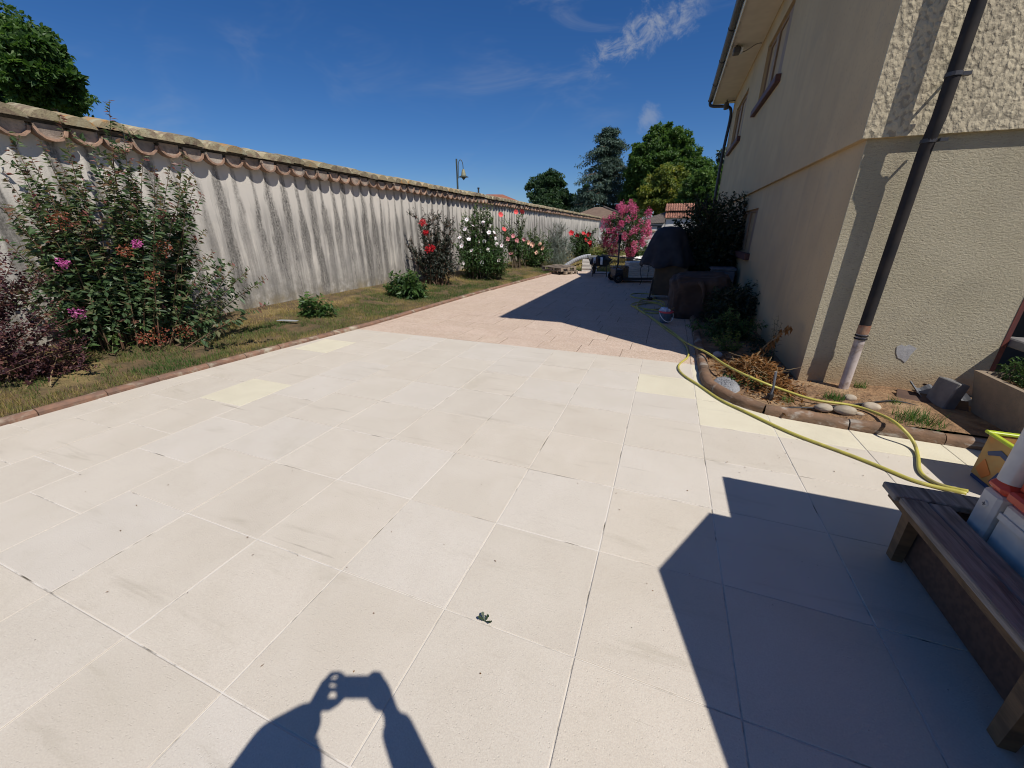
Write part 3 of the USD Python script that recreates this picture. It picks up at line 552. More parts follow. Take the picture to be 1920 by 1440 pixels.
look('flower_heart', (0.45, 0.06, 0.10), (0.3, 0.03, 0.06), 40.0, 0.6); look('daisy_white', (0.8, 0.8, 0.78), None)
look('bark', (0.13, 0.095, 0.065), (0.085, 0.065, 0.045), 8.0, 0.9, bump=0.6, bscale=30.0); look('stem_red', (0.14, 0.07, 0.045), (0.10, 0.075, 0.04), 9.0, 0.7); look('stem_green', (0.10, 0.12, 0.04), (0.14, 0.12, 0.06), 9.0, 0.7)
look('stem_dry', (0.32, 0.24, 0.13), (0.24, 0.16, 0.08), 9.0, 0.85)

def stems_of(tips, base, spread=0.1, bow=0.25, sag=0.0, n=14):
    out = []
    for tp in tips:
        b = np.asarray(base) + np.r_[RNG.normal(0, spread, 2), 0]; t = np.asarray(tp, float); h = t[2] - b[2]
        c = b + (t - b) * np.array([bow, bow, 0.62]) + np.r_[RNG.normal(0, 0.05, 2), 0]
        s = np.linspace(0, 1, n)[:, None]; p = (1 - s) ** 2 * b + 2 * s * (1 - s) * c + s ** 2 * t
        p[:, 2] -= sag * h * (s[:, 0] ** 3); out.append(p)
    return out
def twigs(stems, per, length, rng_lo=0.25, up=0.5, n=7):
    out = []
    for p in stems:
        for _ in range(per):
            i = int(RNG.uniform(rng_lo, 0.97) * (len(p) - 1)); d = unit(1)[0]; d[2] = abs(d[2]) * up + 0.25; d /= np.linalg.norm(d); L = length * RNG.uniform(0.4, 1.1)
            s = np.linspace(0, 1, n)[:, None]; out.append(p[i] + d * L * s + np.array([0, 0, 0.25 * L]) * s ** 2)
    return out
def leafy(stems, spacing, L, W, start=0.15, droop=0.15, out=0.75, tip_tone=0.3, base_tone=0.35, jit=0.22, taper=True, fold=0.25):
    """Leaves in pairs along the stems."""
    Ps, As, Ns, Ls, Ts = [], [], [], [], []
    for p in stems:
        seg = np.linalg.norm(np.diff(p, axis=0), axis=1); tot = seg.sum(); k = max(3, int(tot * (1 - start) / spacing)); t = np.linspace(start, 1.0, k)
        cum = np.r_[0, np.cumsum(seg)] / tot; q = np.stack([np.interp(t, cum, p[:, j]) for j in range(3)], 1); d = np.gradient(q, axis=0); d /= np.linalg.norm(d, axis=1, keepdims=True) + 1e-9
        ph = RNG.uniform(0, 6.28); side0 = np.cross(d, [0.3, 0.2, 1.0]); side0 /= np.linalg.norm(side0, axis=1, keepdims=True) + 1e-9; side1 = np.cross(d, side0)
        for sgn in (1, -1):
            a = ph + np.arange(k) * (np.pi / 2) * RNG.uniform(0.8, 1.2) * 0.5 + RNG.normal(0, 0.4, k)
            s = sgn * (np.cos(a)[:, None] * side0 + np.sin(a)[:, None] * side1)
            ax = s * out + d * (1 - out) * 1.6 + np.array([0, 0, -droop]) + RNG.normal(0, 0.18, (k, 3))
            nn = d * 0.8 + RNG.normal(0, 0.55, (k, 3)) + np.array([0.25, -0.25, 0.35])
            Ps.append(q + RNG.normal(0, 0.004, (k, 3))); As.append(ax); Ns.append(nn)
            Ls.append(L * RNG.uniform(0.7, 1.15, k) * (np.interp(t, [0, 0.75, 1], [1, 1, 0.55]) if taper else 1)); Ts.append(np.clip(base_tone + tip_tone * np.clip((t - 0.55) / 0.45, 0, 1) ** 2 + RNG.normal(0, jit, k), 0, 1))
    P, A, N, Lg, Tn = (np.concatenate(x) for x in (Ps, As, Ns, Ls, Ts))
    v, f = leaves(P, A, N, Lg, Lg * W / L, fold); return v, f, np.repeat(Tn, 4)
def merge_leaf(*sets):
    vs, fs, ts, n = [], [], [], 0
    for v, f, t in sets: vs.append(v); fs.append(f + n); ts.append(t); n += len(v)
    return np.vstack(vs), np.vstack(fs), np.concatenate(ts)
def stem_mesh(stems, r0, r1=0.002, n=4): return cat_([tube(p, np.linspace(r0, r1, len(p)), n, False) for p in stems])
def scatter_leaves(c, r, n, L, W, base_tone=0.4, jit=0.2, shell=0.5, squash=(1, 1, 1), updroop=-0.2):
    d = unit(n); rr = RNG.uniform(shell, 1, n)[:, None] ** 0.7; pos = np.asarray(c) + d * rr * np.asarray(r) * np.asarray(squash)
    ax = unit(n) * 0.8 + d * 0.6 + [0, 0, updroop]; nn = d * 0.5 + unit(n) * 0.6 + [0, 0, 0.6]
    ln = L * RNG.uniform(0.6, 1.2, n); v, f = leaves(pos, ax, nn, ln, ln * W / L); t = np.clip(base_tone + RNG.normal(0, jit, n), 0, 1); return v, f, np.repeat(t, 4)
def flower(c, normal, r, petals=5, cup=0.35):
    """An open flower of separate petals round a heart."""
    nrm = np.asarray(normal, float); nrm /= np.linalg.norm(nrm); a = np.cross(nrm, [0.1, 0.3, 1.0]); a /= np.linalg.norm(a); b = np.cross(nrm, a); vs, fs = [], []
    for i in range(petals):
        t0 = 2 * np.pi * i / petals; pts = [np.zeros(3)]
        for dt, rr, h in ((-0.62, 0.72, cup * 0.7), (-0.38, 1.0, cup), (0.0, 1.06, cup * 0.9), (0.38, 1.0, cup), (0.62, 0.72, cup * 0.7)):
            pts.append(r * (rr * (np.cos(t0 + dt) * a + np.sin(t0 + dt) * b) + h * nrm + 0.03 * (i % 2) * nrm))
        k = len(vs) * 6; vs.append(np.array(pts)); fs += [[k, k + j, k + j + 1] for j in range(1, 5)]
    return np.vstack(vs) + c, np.array(fs)
def plant_parts(t, stems, lv, lmat, smat, r0):
    part(t, 'stems', stem_mesh(stems, r0), smat, kind='stuff'); part(t, 'foliage', lv[:2], lmat, tone=lv[2], kind='stuff')

# grass on the strip
def blades(pts, h, w, tone, lean=0.5):
    n = len(pts); d = unit(n); d[:, 2] = 0; d /= np.linalg.norm(d, axis=1, keepdims=True); s = np.cross(d, [0, 0, 1.0]); h = h[:, None]
    v = np.stack([pts - s * w / 2, pts + s * w / 2, pts + d * h * lean * RNG.uniform(0.2, 1.3, (n, 1)) + np.array([0, 0, 1.0]) * h], 1).reshape(-1, 3)
    return v, np.arange(3 * n).reshape(-1, 3), np.repeat(tone, 3)
n = 150000; yy = RNG.uniform(0, 1, n) ** 1.6 * 18.5 + 0.2; tt = RNG.uniform(0.0, 1.0, n); xx = kx(yy) - 0.10 - tt * (kx(yy) - 0.10 - WALLX - 0.02)
nz = meshkit.fbm(np.c_[xx * 1.1, yy * 1.1, 0 * xx], 4, 3); n2 = meshkit.fbm(np.c_[xx * 3.5, yy * 3.5, 0 * xx + 9], 3, 8)
keep = RNG.uniform(0, 1, n) < np.clip(0.95 - 0.5 * (tt > 0.72) - 1.3 * np.clip((n2 - 0.50) * 5, 0, 1) * (tt > 0.12) - 0.5 * np.clip((3.5 - yy) / 2.5, 0, 1), 0.04, 1); xx, yy, tt, nz, n2 = (a[keep] for a in (xx, yy, tt, nz, n2))
green = np.clip(0.30 + (nz - 0.5) * 2.3 + 0.42 * np.clip((tt - 0.5) / 0.4, 0, 1) + 0.45 * np.clip((3.2 - yy) / 2.0, 0, 0.7) + RNG.normal(0, 0.10, len(xx)), 0, 1)
hh = (0.026 + 0.045 * n2) * RNG.uniform(0.5, 1.4, len(xx)) * np.where(tt > 0.75, 0.8, 1)
P = np.c_[xx, yy, stripz(xx, yy) - 0.005]; v, f, t = blades(P, hh, 0.007, green)
single('grass', (v, f), 'grass_blade', 'short patchy grass, green and dry, along the foot of the streaked wall', 'grass', kind='stuff', tone=t)
n = 26000; yy = 17.3 + RNG.uniform(0, 1, n) ** 1.4 * 24; xx = RNG.uniform(-6.9, 1.6, n); nz = meshkit.fbm(np.c_[xx * 0.5, yy * 0.5, 0 * xx], 4, 13)
v, f, t = blades(np.c_[xx, yy, np.where(xx < -4.2, stripz(xx, yy), -0.05)], RNG.uniform(0.05, 0.14, n), 0.03, np.clip(0.68 + (nz - 0.5) * 1.2 + RNG.normal(0, 0.12, n), 0, 1))
single('dry_grass', (v, f), 'grass_blade', 'dry straw-coloured grass beyond the end of the paving', 'grass', kind='stuff', tone=t)

# the big crape myrtle by the wall
cb = Gs(225, 650); tips = []
for px, py in [(30, 340), (60, 385), (100, 300), (22, 285), (75, 265), (150, 312), (212, 275), (242, 300), (322, 302), (290, 312), (366, 345), (345, 350), (205, 188), (232, 238), (110, 216), (12, 250), (4, 322), (60, 300), (130, 268), (178, 292), (270, 288), (345, 290), (300, 330), (378, 365), (355, 330), (8, 385), (40, 415), (30, 470), (90, 350), (150, 340), (215, 320), (255, 350), (315, 380), (385, 430), (440, 500), (468, 505), (500, 522), (430, 490), (400, 470), (385, 520), (330, 470), (290, 440), (240, 420), (190, 410), (140, 420), (90, 440), (60, 500), (120, 500), (350, 560), (400, 560), (420, 585), (300, 590), (200, 480), (260, 500), (310, 520)]:
    for k in range(2):
        b = cb + np.r_[RNG.normal(0, 0.15), RNG.normal(0, 0.3), 0]; q = V(px + (RNG.normal(0, 12) if k else 0), py + (RNG.uniform(45, 150) if k else 0), b); q[0] = max(q[0], WALLX + 0.3); tips.append(q)
st = []
for q in tips:
    b = cb + [0, 0, -0.05] + np.r_[(q - cb)[:2] * 0.42 + RNG.normal(0, 0.07, 2), 0]; b[0] = max(b[0], WALLX + 0.3); st += stems_of([q], b, 0.03, 0.45, n=16)
tw = twigs(st, 2, 0.3, 0.2, 0.6)
lv = merge_leaf(leafy(st, 0.030, 0.115, 0.052, 0.2, 0.1, 0.88, 0.42, 0.38, 0.2), leafy(tw, 0.034, 0.08, 0.042, 0.1, 0.1, 0.75, 0.3, 0.45, 0.24), scatter_leaves(cb + [0.05, 0.15, 0.55], (0.55, 0.95, 0.4), 1100, 0.07, 0.036, 0.36, 0.19, 0.2))
cm = thing('crape_myrtle', 'tall open shrub with upright leafy shoots and reddish tips against the near wall', 'shrub', cb)
part(cm, 'stems', stem_mesh(st, 0.009), 'stem_red', kind='stuff'); part(cm, 'twigs', stem_mesh(tw, 0.0035, 0.0012, 3), 'stem_red', kind='stuff'); part(cm, 'foliage', lv[:2], 'leaf_crape', tone=lv[2], kind='stuff')
for px, py, mt, nm, r in [(257, 457, 'petal_magenta', 'flower_cluster', 0.045), (117, 493, 'petal_magenta', 'flower_cluster', 0.05), (145, 586, 'petal_magenta', 'flower_cluster', 0.07), (232, 470, 'seed_red', 'seed_cluster', 0.08), (112, 412, 'seed_red', 'seed_cluster', 0.1), (306, 465, 'seed_red', 'seed_cluster', 0.1), (300, 630, 'seed_red', 'seed_cluster', 0.12), (345, 620, 'seed_red', 'seed_cluster', 0.1), (270, 635, 'seed_red', 'seed_cluster', 0.08), (290, 520, 'seed_red', 'seed_cluster', 0.09)]:
    c = V(px, py, cb + np.array([0.55, 0.0, 0]) * 0.8); s = scatter_leaves(c, r, 90, 0.03, 0.02, 0.5, 0.3, 0.2); part(cm, nm, s[:2], mt, tone=s[2], kind='stuff')
# maroon shrub in the near left corner
mb = Gs(-40, 720); tips = [V(px, py, mb + [0.15, 0, 0]) for px, py in [(-60, 470), (10, 465), (-100, 520), (40, 500), (70, 520), (20, 560), (90, 560), (120, 600), (100, 640), (140, 650), (60, 600), (0, 620), (-80, 620), (130, 690), (60, 700), (165, 665), (-20, 540)] for _ in (0, 1, 2)]
st = stems_of([t + RNG.normal(0, 0.08, 3) for t in tips], mb, 0.2, 0.45); tw = twigs(st, 4, 0.25, 0.3)
lv = merge_leaf(leafy(st, 0.03, 0.045, 0.032, 0.25, 0.1, 0.8, 0.25, 0.5, 0.25), leafy(tw, 0.025, 0.04, 0.03, 0.1, 0.1, 0.8, 0.25, 0.5, 0.25))
t = thing('maroon_shrub', 'low maroon-leaved shrub in the near corner before the wall', 'shrub', mb); plant_parts(t, st, lv, 'leaf_maroon', 'stem_red', 0.005)
tips = [V(px, py, Gs(120, 690)) for px, py in [(150, 690), (170, 660), (120, 650), (90, 670), (140, 640), (60, 690), (110, 720)]]
st = stems_of(tips, Gs(105, 715), 0.12, 0.5); lv = merge_leaf(leafy(st, 0.02, 0.04, 0.028, 0.1, 0.1, 0.8, 0.2, 0.6, 0.2), leafy(twigs(st, 6, 0.18), 0.02, 0.035, 0.026, 0.05))
t = thing('bronze_shrub', 'small bronze-leaved bush with bare grey twigs at the edge of the dry grass', 'shrub', Gs(105, 715)); plant_parts(t, st, lv, 'leaf_maroon', 'stem_dry', 0.006)
# broad-leaved runners below the crape myrtle
st = [spline([Gs(95, 640) + [0, 0, 0.25], Gs(140, 650) + [0, 0, 0.32], Gs(190, 655) + [0, 0, 0.22]], 12), spline([Gs(215, 670) + [0, 0, 0.05], Gs(240, 655) + [0, 0, 0.25], Gs(285, 652) + [0, 0, 0.28]], 12), spline([Gs(160, 680) + [0, 0, 0.05], Gs(195, 660) + [0, 0, 0.2], Gs(235, 668) + [0, 0, 0.2]], 12)]
lv = leafy(st, 0.045, 0.09, 0.05, 0.0, 0.05, 0.8, 0.2, 0.6, 0.15); t = thing('broadleaf_sprigs', 'bright green broad-leaved sprigs at the foot of the tall shrub', 'plant', Gs(170, 670)); plant_parts(t, st, lv, 'leaf_green', 'stem_green', 0.006)

def bush(name, label, cat, base, tips, L, W, lmat, smat='bark', r0=0.01, per=4, tl=0.25, reps=2, spread=0.12, bow=0.4, extra=None, spacing=0.03, tip_tone=0.3, base_tone=0.4, jit=0.2, start=0.15, droop=0.12, noise=0.06, group=None):
    L, W = L * 1.22, W * 1.22
    T = [np.asarray(V(px + (RNG.normal(0, 4) if k else 0), py + (RNG.uniform(0, 14) if k else 0), base)) + RNG.normal(0, 1, 3) * np.array([noise * 2, noise * 2, noise]) * (k > 0) for px, py in tips for k in range(reps)]
    for q in T: q[0] = max(q[0], WALLX + 0.12)
    st = stems_of(T, base - np.array([0, 0, 0.03]), spread, bow); tw = twigs(st, per, tl, 0.2)
    sets = [leafy(st, spacing, L, W, start, droop, 0.78, tip_tone, base_tone, jit), leafy(tw, spacing, L * 0.85, W * 0.85, 0.1, droop, 0.78, tip_tone, base_tone, jit)]
    if extra: sets.append(scatter_leaves(base + np.array(extra[0]), extra[1], extra[2], L, W, base_tone - 0.08, jit, 0.3))
    t = thing(name, label, cat, base, group); plant_parts(t, st + tw, merge_leaf(*sets), lmat, smat, r0); return t
def flowers(t, base, spots, r, mat, petals=5, heart=None, fwd=0.35, cup=0.3, jitter=0.5):
    for px, py in spots:
        b = base + np.array([0.45, -0.9, 0]) * fwd; c = V(px, py, b); nrm = -ray(px, py) / 1.2 + RNG.normal(0, jitter, 3) + [0, 0, 0.2]; rr = r * RNG.uniform(0.85, 1.15)
        fp = part(t, 'flower', flower(c, nrm, rr, petals, cup), mat)
        if heart: part(fp, 'heart', blob(c + nrm / np.linalg.norm(nrm) * rr * 0.12, rr * 0.22, 1, 0.1, 1), heart)
b1 = Gs(593, 594)
bush('peony', 'small bright green leafy plant alone in the grass nearest the tall shrub', 'plant', b1, [(565, 560), (580, 548), (600, 552), (618, 565), (630, 580), (575, 575), (605, 570)], 0.12, 0.055, 'leaf_green', 'stem_green', 0.006, 2, 0.14, 2, 0.05, 0.5, None, 0.05, 0.3, 0.5)
b2 = Gs(765, 556)
bush('peony', 'rounded glossy green peony bush in front of the dark red-flowered shrub', 'plant', b2, [(735, 520), (730, 540), (748, 512), (765, 508), (782, 515), (798, 530), (800, 545), (755, 530), (775, 532), (740, 550), (790, 552)], 0.13, 0.055, 'leaf_green', 'stem_green', 0.008, 3, 0.2, 2, 0.12, 0.5, ((0, 0, 0.2), (0.42, 0.42, 0.22), 400), 0.05, 0.25, 0.42)
b3 = Gs(822, 532)
t = bush('red_crape_myrtle', 'dark upright shrub with two clusters of scarlet flowers beside the peony', 'shrub', b3, [(770, 445), (780, 470), (785, 420), (793, 390), (810, 400), (820, 395), (838, 410), (836, 425), (848, 420), (855, 445), (800, 430), (812, 450), (830, 450), (790, 500), (850, 480), (775, 485)], 0.07, 0.032, 'leaf_purple_green', 'stem_red', 0.012, 5, 0.3, 3, 0.15, 0.4, ((0, 0, 0.6), (0.55, 0.55, 0.5), 900), 0.032, 0.45, 0.4)
for px, py, r in [(793, 417, 0.085), (810, 465, 0.075), (803, 468, 0.07), (798, 436, 0.05)]:
    s = scatter_leaves(V(px, py, b3 + [0.2, -0.4, 0]), r, 110, 0.05, 0.04, 0.5, 0.3, 0.2); part(t, 'flower_cluster', s[:2], 'petal_red')
b4 = Gs(905, 522)
t = bush('white_hibiscus', 'large green hibiscus bush dotted with white flowers along the wall', 'shrub', b4, [(860, 420), (872, 395), (885, 400), (890, 385), (900, 392), (905, 380), (915, 400), (925, 405), (862, 450), (868, 480), (880, 440), (895, 430), (910, 440), (930, 430), (940, 450), (945, 480), (950, 500), (875, 500), (900, 470), (925, 470), (870, 510), (935, 505)], 0.075, 0.042, 'leaf_green', 'bark', 0.012, 6, 0.32, 3, 0.25, 0.5, ((0, 0, 0.7), (0.85, 0.85, 0.6), 2600), 0.035, 0.5, 0.36)
flowers(t, b4, [(866, 461), (879, 449), (862, 446), (901, 470), (915, 469), (887, 422), (905, 418), (868, 493), (932, 458), (930, 447), (897, 455), (926, 436), (890, 405), (917, 436), (906, 417), (872, 430), (940, 460), (884, 470), (908, 452), (921, 424), (875, 412), (893, 442), (935, 487), (903, 493)], 0.062, 'petal_white', 5, 'flower_heart', 0.35, 0.3, 0.7)
b5 = Gs(968, 502)
t = bush('rose_bush', 'leggy rose on bare stems with coral blooms at its top', 'shrub', b5, [(937, 400), (945, 405), (955, 410), (968, 395), (980, 397), (982, 410), (945, 430), (930, 425), (975, 430), (960, 440), (950, 450), (985, 440), (970, 460)], 0.085, 0.05, 'leaf_green', 'bark', 0.014, 3, 0.25, 2, 0.2, 0.35, ((0, 0, 0.9), (0.5, 0.5, 0.5), 350), 0.045, 0.4, 0.4, 0.25, 0.35)
flowers(t, b5, [(980, 395), (967, 398), (944, 431), (938, 403)], 0.10, 'petal_coral', 6, None, 0.3, 0.6); flowers(t, b5, [(930, 441), (962, 443), (968, 451), (983, 449), (958, 477), (951, 449)], 0.085, 'petal_dusty', 5, None, 0.3, 0.6)
b6 = Gs(1003, 500)
t = bush('peach_rose', 'bushy green rose with pale peach blooms beside the silver shrub', 'shrub', b6, [(975, 460), (985, 445), (995, 430), (1005, 425), (1015, 430), (1020, 450), (1025, 465), (990, 470), (1010, 460), (980, 485), (1015, 485), (1000, 445)], 0.08, 0.048, 'leaf_green', 'bark', 0.01, 5, 0.3, 3, 0.25, 0.5, ((0, 0, 0.6), (0.8, 0.8, 0.55), 1200), 0.04, 0.4, 0.45)
flowers(t, b6, [(972, 465), (990, 455), (1013, 459), (1016, 464), (1007, 475), (999, 459)], 0.10, 'petal_peach', 7, None, 0.45, 0.5)
b7 = Gs(1047, 492)
bush('silver_shrub', 'silvery grey-leaved shrub against the far wall', 'shrub', b7, [(1022, 440), (1030, 425), (1040, 420), (1050, 418), (1058, 425), (1064, 440), (1068, 455), (1025, 460), (1035, 445), (1055, 450), (1045, 435), (1065, 475), (1028, 480), (1045, 465)], 0.07, 0.025, 'leaf_silver', 'bark', 0.012, 7, 0.45, 3, 0.3, 0.5, ((0, 0, 0.7), (0.9, 0.9, 0.6), 1600), 0.035, 0.3, 0.45)
b8 = Gs(1020, 502)
bush('lavender', 'low grey-green lavender clump before the silver shrub', 'plant', b8 + [0.4, 1.2, 0], [(1018, 480), (1030, 472), (1042, 470), (1055, 474), (1064, 482), (1038, 485), (1025, 490)], 0.06, 0.015, 'leaf_silver', 'stem_green', 0.006, 6, 0.3, 3, 0.3, 0.6, ((0, 0, 0.25), (0.7, 0.7, 0.3), 700), 0.03, 0.2, 0.25)
b9 = Gs(1088, 484)
t = bush('red_hibiscus', 'tall shrub topped with big red hibiscus flowers near the far wall end', 'shrub', b9, [(1070, 445), (1075, 435), (1085, 440), (1095, 435), (1105, 440), (1110, 450), (1080, 455), (1098, 455), (1072, 465), (1108, 468), (1090, 465), (1100, 425)], 0.11, 0.07, 'leaf_green', 'bark', 0.014, 5, 0.45, 3, 0.3, 0.5, ((0, 0, 0.8), (0.9, 0.9, 0.7), 1100), 0.06, 0.3, 0.35)
flowers(t, b9, [(1071, 437), (1083, 442), (1095, 437), (1104, 439), (1098, 450), (1106, 455), (1108, 460)], 0.145, 'petal_red', 5, None, 0.4)
b10 = Gs(1140, 480)
bush('berry_shrub', 'sparse dark red-tipped shrub at the end of the wall', 'shrub', b10, [(1122, 448), (1128, 440), (1136, 446), (1145, 445), (1150, 455), (1125, 462), (1140, 460), (1132, 455)], 0.10, 0.05, 'leaf_maroon', 'bark', 0.012, 5, 0.4, 3, 0.3, 0.5, None, 0.06, 0.3, 0.5)
b11 = G(1118, 478)
bush('golden_shrub', 'low lime-yellow shrub behind the wheelbarrow', 'shrub', b11 * [0.75, 0.75, 0], [(1108, 470), (1115, 463), (1125, 462), (1132, 468), (1120, 470), (1138, 474)], 0.10, 0.04, 'leaf_lime', 'stem_green', 0.008, 5, 0.3, 3, 0.25, 0.6, None, 0.05, 0.3, 0.45)

# the pink flowering crape myrtle tree
b12 = G(1178, 492); t = thing('pink_crape_myrtle', 'small rounded tree covered in bright pink blossom', 'tree', b12)
c12 = V(1175, 430, b12); R = 1.32
trunk = [tube(spline([b12, b12 + [RNG.normal(0, 0.1), RNG.normal(0, 0.1), 0.7], c12 + RNG.normal(0, 0.35, 3) * [1, 1, 0.4]], 10), np.linspace(0.05, 0.02, 10), 6, False) for _ in range(6)]; part(t, 'trunk', cat_(trunk), 'bark')
gl, pk = [], []
for k in range(90):
    d = unit(1)[0]; d[2] = d[2] * 0.95; c = c12 + d * R * np.array([0.85, 0.85, 0.85]) * RNG.uniform(0.55, 1.0); gl.append(scatter_leaves(c, 0.28, 60, 0.10, 0.055, 0.35, 0.22, 0.2))
for k in range(120):
    d = unit(1)[0]; c = c12 + d * R * RNG.uniform(0.78, 1.04); c[2] += 0.0; e = np.array([0.12, 0.12, 0.2]) * RNG.uniform(0.7, 1.4); pk.append(scatter_leaves(c, e, 75, 0.065, 0.055, 0.45 + 0.25 * RNG.uniform(-1, 1), 0.2, 0.35))
gl, pk = merge_leaf(*gl), merge_leaf(*pk); part(t, 'foliage', gl[:2], 'leaf_green', tone=gl[2], kind='stuff'); part(t, 'blossom', pk[:2], 'petal_pink', tone=pk[2], kind='stuff')
bush('garden_shrub', 'olive-green shrub at the foot of the pink tree', 'shrub', G(1205, 490) * [1, 1, 0], [(1185, 470), (1195, 462), (1210, 460), (1222, 465), (1200, 475), (1215, 478)], 0.10, 0.045, 'leaf_green', 'bark', 0.01, 6, 0.4, 3, 0.3, 0.5, ((0, 0, 0.5), (0.9, 0.9, 0.5), 700), 0.05, 0.3, 0.45)

# dark bush and bed plants in the shade of the house
b13 = np.array([1.05, 11.0, 0.0])
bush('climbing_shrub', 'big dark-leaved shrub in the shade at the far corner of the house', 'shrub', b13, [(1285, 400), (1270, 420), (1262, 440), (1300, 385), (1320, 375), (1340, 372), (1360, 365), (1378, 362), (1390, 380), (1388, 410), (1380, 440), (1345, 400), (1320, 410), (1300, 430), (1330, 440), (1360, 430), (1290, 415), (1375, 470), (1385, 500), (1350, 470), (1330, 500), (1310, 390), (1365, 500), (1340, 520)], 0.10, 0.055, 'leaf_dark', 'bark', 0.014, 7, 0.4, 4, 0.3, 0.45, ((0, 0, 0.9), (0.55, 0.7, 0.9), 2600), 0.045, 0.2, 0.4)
b14 = np.array([1.15, 7.9, 0.05])
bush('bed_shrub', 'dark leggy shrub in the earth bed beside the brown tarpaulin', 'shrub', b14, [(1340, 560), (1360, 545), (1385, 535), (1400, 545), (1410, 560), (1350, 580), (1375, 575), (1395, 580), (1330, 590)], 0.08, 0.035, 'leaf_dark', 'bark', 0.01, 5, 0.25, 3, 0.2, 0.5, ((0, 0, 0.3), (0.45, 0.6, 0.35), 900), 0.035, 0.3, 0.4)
b15 = np.array([1.12, 6.75, 0.05])
bush('fern', 'spreading green fern-like plant in the shaded bed', 'plant', b15, [(1325, 610), (1335, 600), (1350, 592), (1370, 588), (1388, 592), (1405, 605), (1415, 615), (1340, 625), (1360, 620), (1380, 615), (1400, 625)], 0.09, 0.035, 'leaf_green', 'stem_green', 0.006, 4, 0.2, 2, 0.12, 0.6, None, 0.035, 0.3, 0.35, droop=0.4)
b16 = np.array([1.0, 5.95, 0.05])
bush('herb', 'upright pale green weed rising at the edge of the house shadow', 'plant', b16, [(1355, 622), (1362, 618), (1348, 645), (1372, 645), (1350, 650)], 0.05, 0.02, 'leaf_lime', 'stem_green', 0.004, 2, 0.1, 2, 0.04, 0.5, None, 0.02, 0.2, 0.3)
st = stems_of([V(x, y, np.array([1.42, 5.6, 0.05])) for x, y in [(1452, 600), (1460, 592), (1466, 605), (1448, 620)]], np.array([1.40, 5.6, 0.03]), 0.03, 0.6); lv = leafy(st, 0.05, 0.07, 0.012, 0.3)
t = thing('wall_weed', 'thin dark weed growing at the foot of the shaded house wall', 'plant', (1.4, 5.6, 0.03)); plant_parts(t, st, lv, 'leaf_dark', 'stem_green', 0.004)
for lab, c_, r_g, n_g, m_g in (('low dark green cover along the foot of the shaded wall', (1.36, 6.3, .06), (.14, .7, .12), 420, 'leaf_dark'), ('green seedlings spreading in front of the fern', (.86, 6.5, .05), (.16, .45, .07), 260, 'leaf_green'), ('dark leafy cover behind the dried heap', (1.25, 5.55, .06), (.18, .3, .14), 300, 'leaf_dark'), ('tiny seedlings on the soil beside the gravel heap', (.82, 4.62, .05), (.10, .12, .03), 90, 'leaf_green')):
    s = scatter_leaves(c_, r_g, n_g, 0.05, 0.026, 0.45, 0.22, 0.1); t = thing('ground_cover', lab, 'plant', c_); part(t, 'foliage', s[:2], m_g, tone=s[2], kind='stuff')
# heap of pulled dried plants
c = np.array([1.10, 4.85, 0.05]); n = 3000; d = RNG.normal(0, 1, (n, 2)); pos = np.c_[c[0] + d[:, 0] * 0.16 - d[:, 1] * 0.03, c[1] + d[:, 1] * 0.30 - d[:, 0] * 0.05, np.zeros(n)]
rad = np.hypot((pos[:, 0] - c[0]) / 0.32, (pos[:, 1] - c[1]) / 0.5); pos[:, 2] = 0.05 + 0.22 * np.clip(1 - rad ** 2, 0, 1) * RNG.uniform(0.1, 1, n)
ax = unit(n) * [1, 1, 0.5]; v, f = leaves(pos, ax, unit(n) + [0, 0, 0.5], RNG.uniform(0.03, 0.10, n), RNG.uniform(0.008, 0.024, n), 0.5)
t = thing('dried_plants', 'heap of pulled-up brown withered plants on the bed corner', 'plant', c); part(t, 'withered_leaves', (v, f), 'dried_leaf', tone=np.repeat(np.clip(RNG.normal(0.5, 0.25, n), 0, 1), 4), kind='stuff')
ss = [np.linspace(p, p + RNG.normal(0, 1, 3) * [0.14, 0.2, 0.04] + [0, 0, 0.02], 4) + RNG.normal(0, 0.01, (4, 3)) for p in pos[RNG.integers(0, n, 110)]]
st = spline([c + [0.0, 0.25, 0.1], c + [0.1, 0.3, 0.30], c + [0.2, 0.32, 0.42], c + [0.29, 0.33, 0.54]], 14)
part(t, 'stalks', cat_([tube(p, 0.0025, 4, False) for p in ss] + [tube(st, 0.006, 5)]), 'stem_dry', kind='stuff')
n = 46; k = RNG.integers(3, 14, n); pos = st[k] + RNG.normal(0, 0.012, (n, 3)); v, f = leaves(pos, RNG.normal(0, 0.3, (n, 3)) + [0, 0, -1.0], unit(n), RNG.uniform(0.05, 0.12, n), RNG.uniform(0.02, 0.04, n), 0.6)
part(t, 'hanging_leaves', (v, f), 'dried_leaf', tone=np.repeat(np.clip(RNG.normal(0.6, 0.2, n), 0, 1), 4), kind='stuff')
s = scatter_leaves(c + [-0.05, -0.3, 0.03], (0.18, 0.16, 0.08), 160, 0.045, 0.028, 0.4, 0.2, 0.1); t = thing('ground_ivy', 'small creeping green leaves below the dried heap', 'plant', c + [-0.05, -0.3, 0]); part(t, 'foliage', s[:2], 'leaf_green', tone=s[2], kind='stuff')
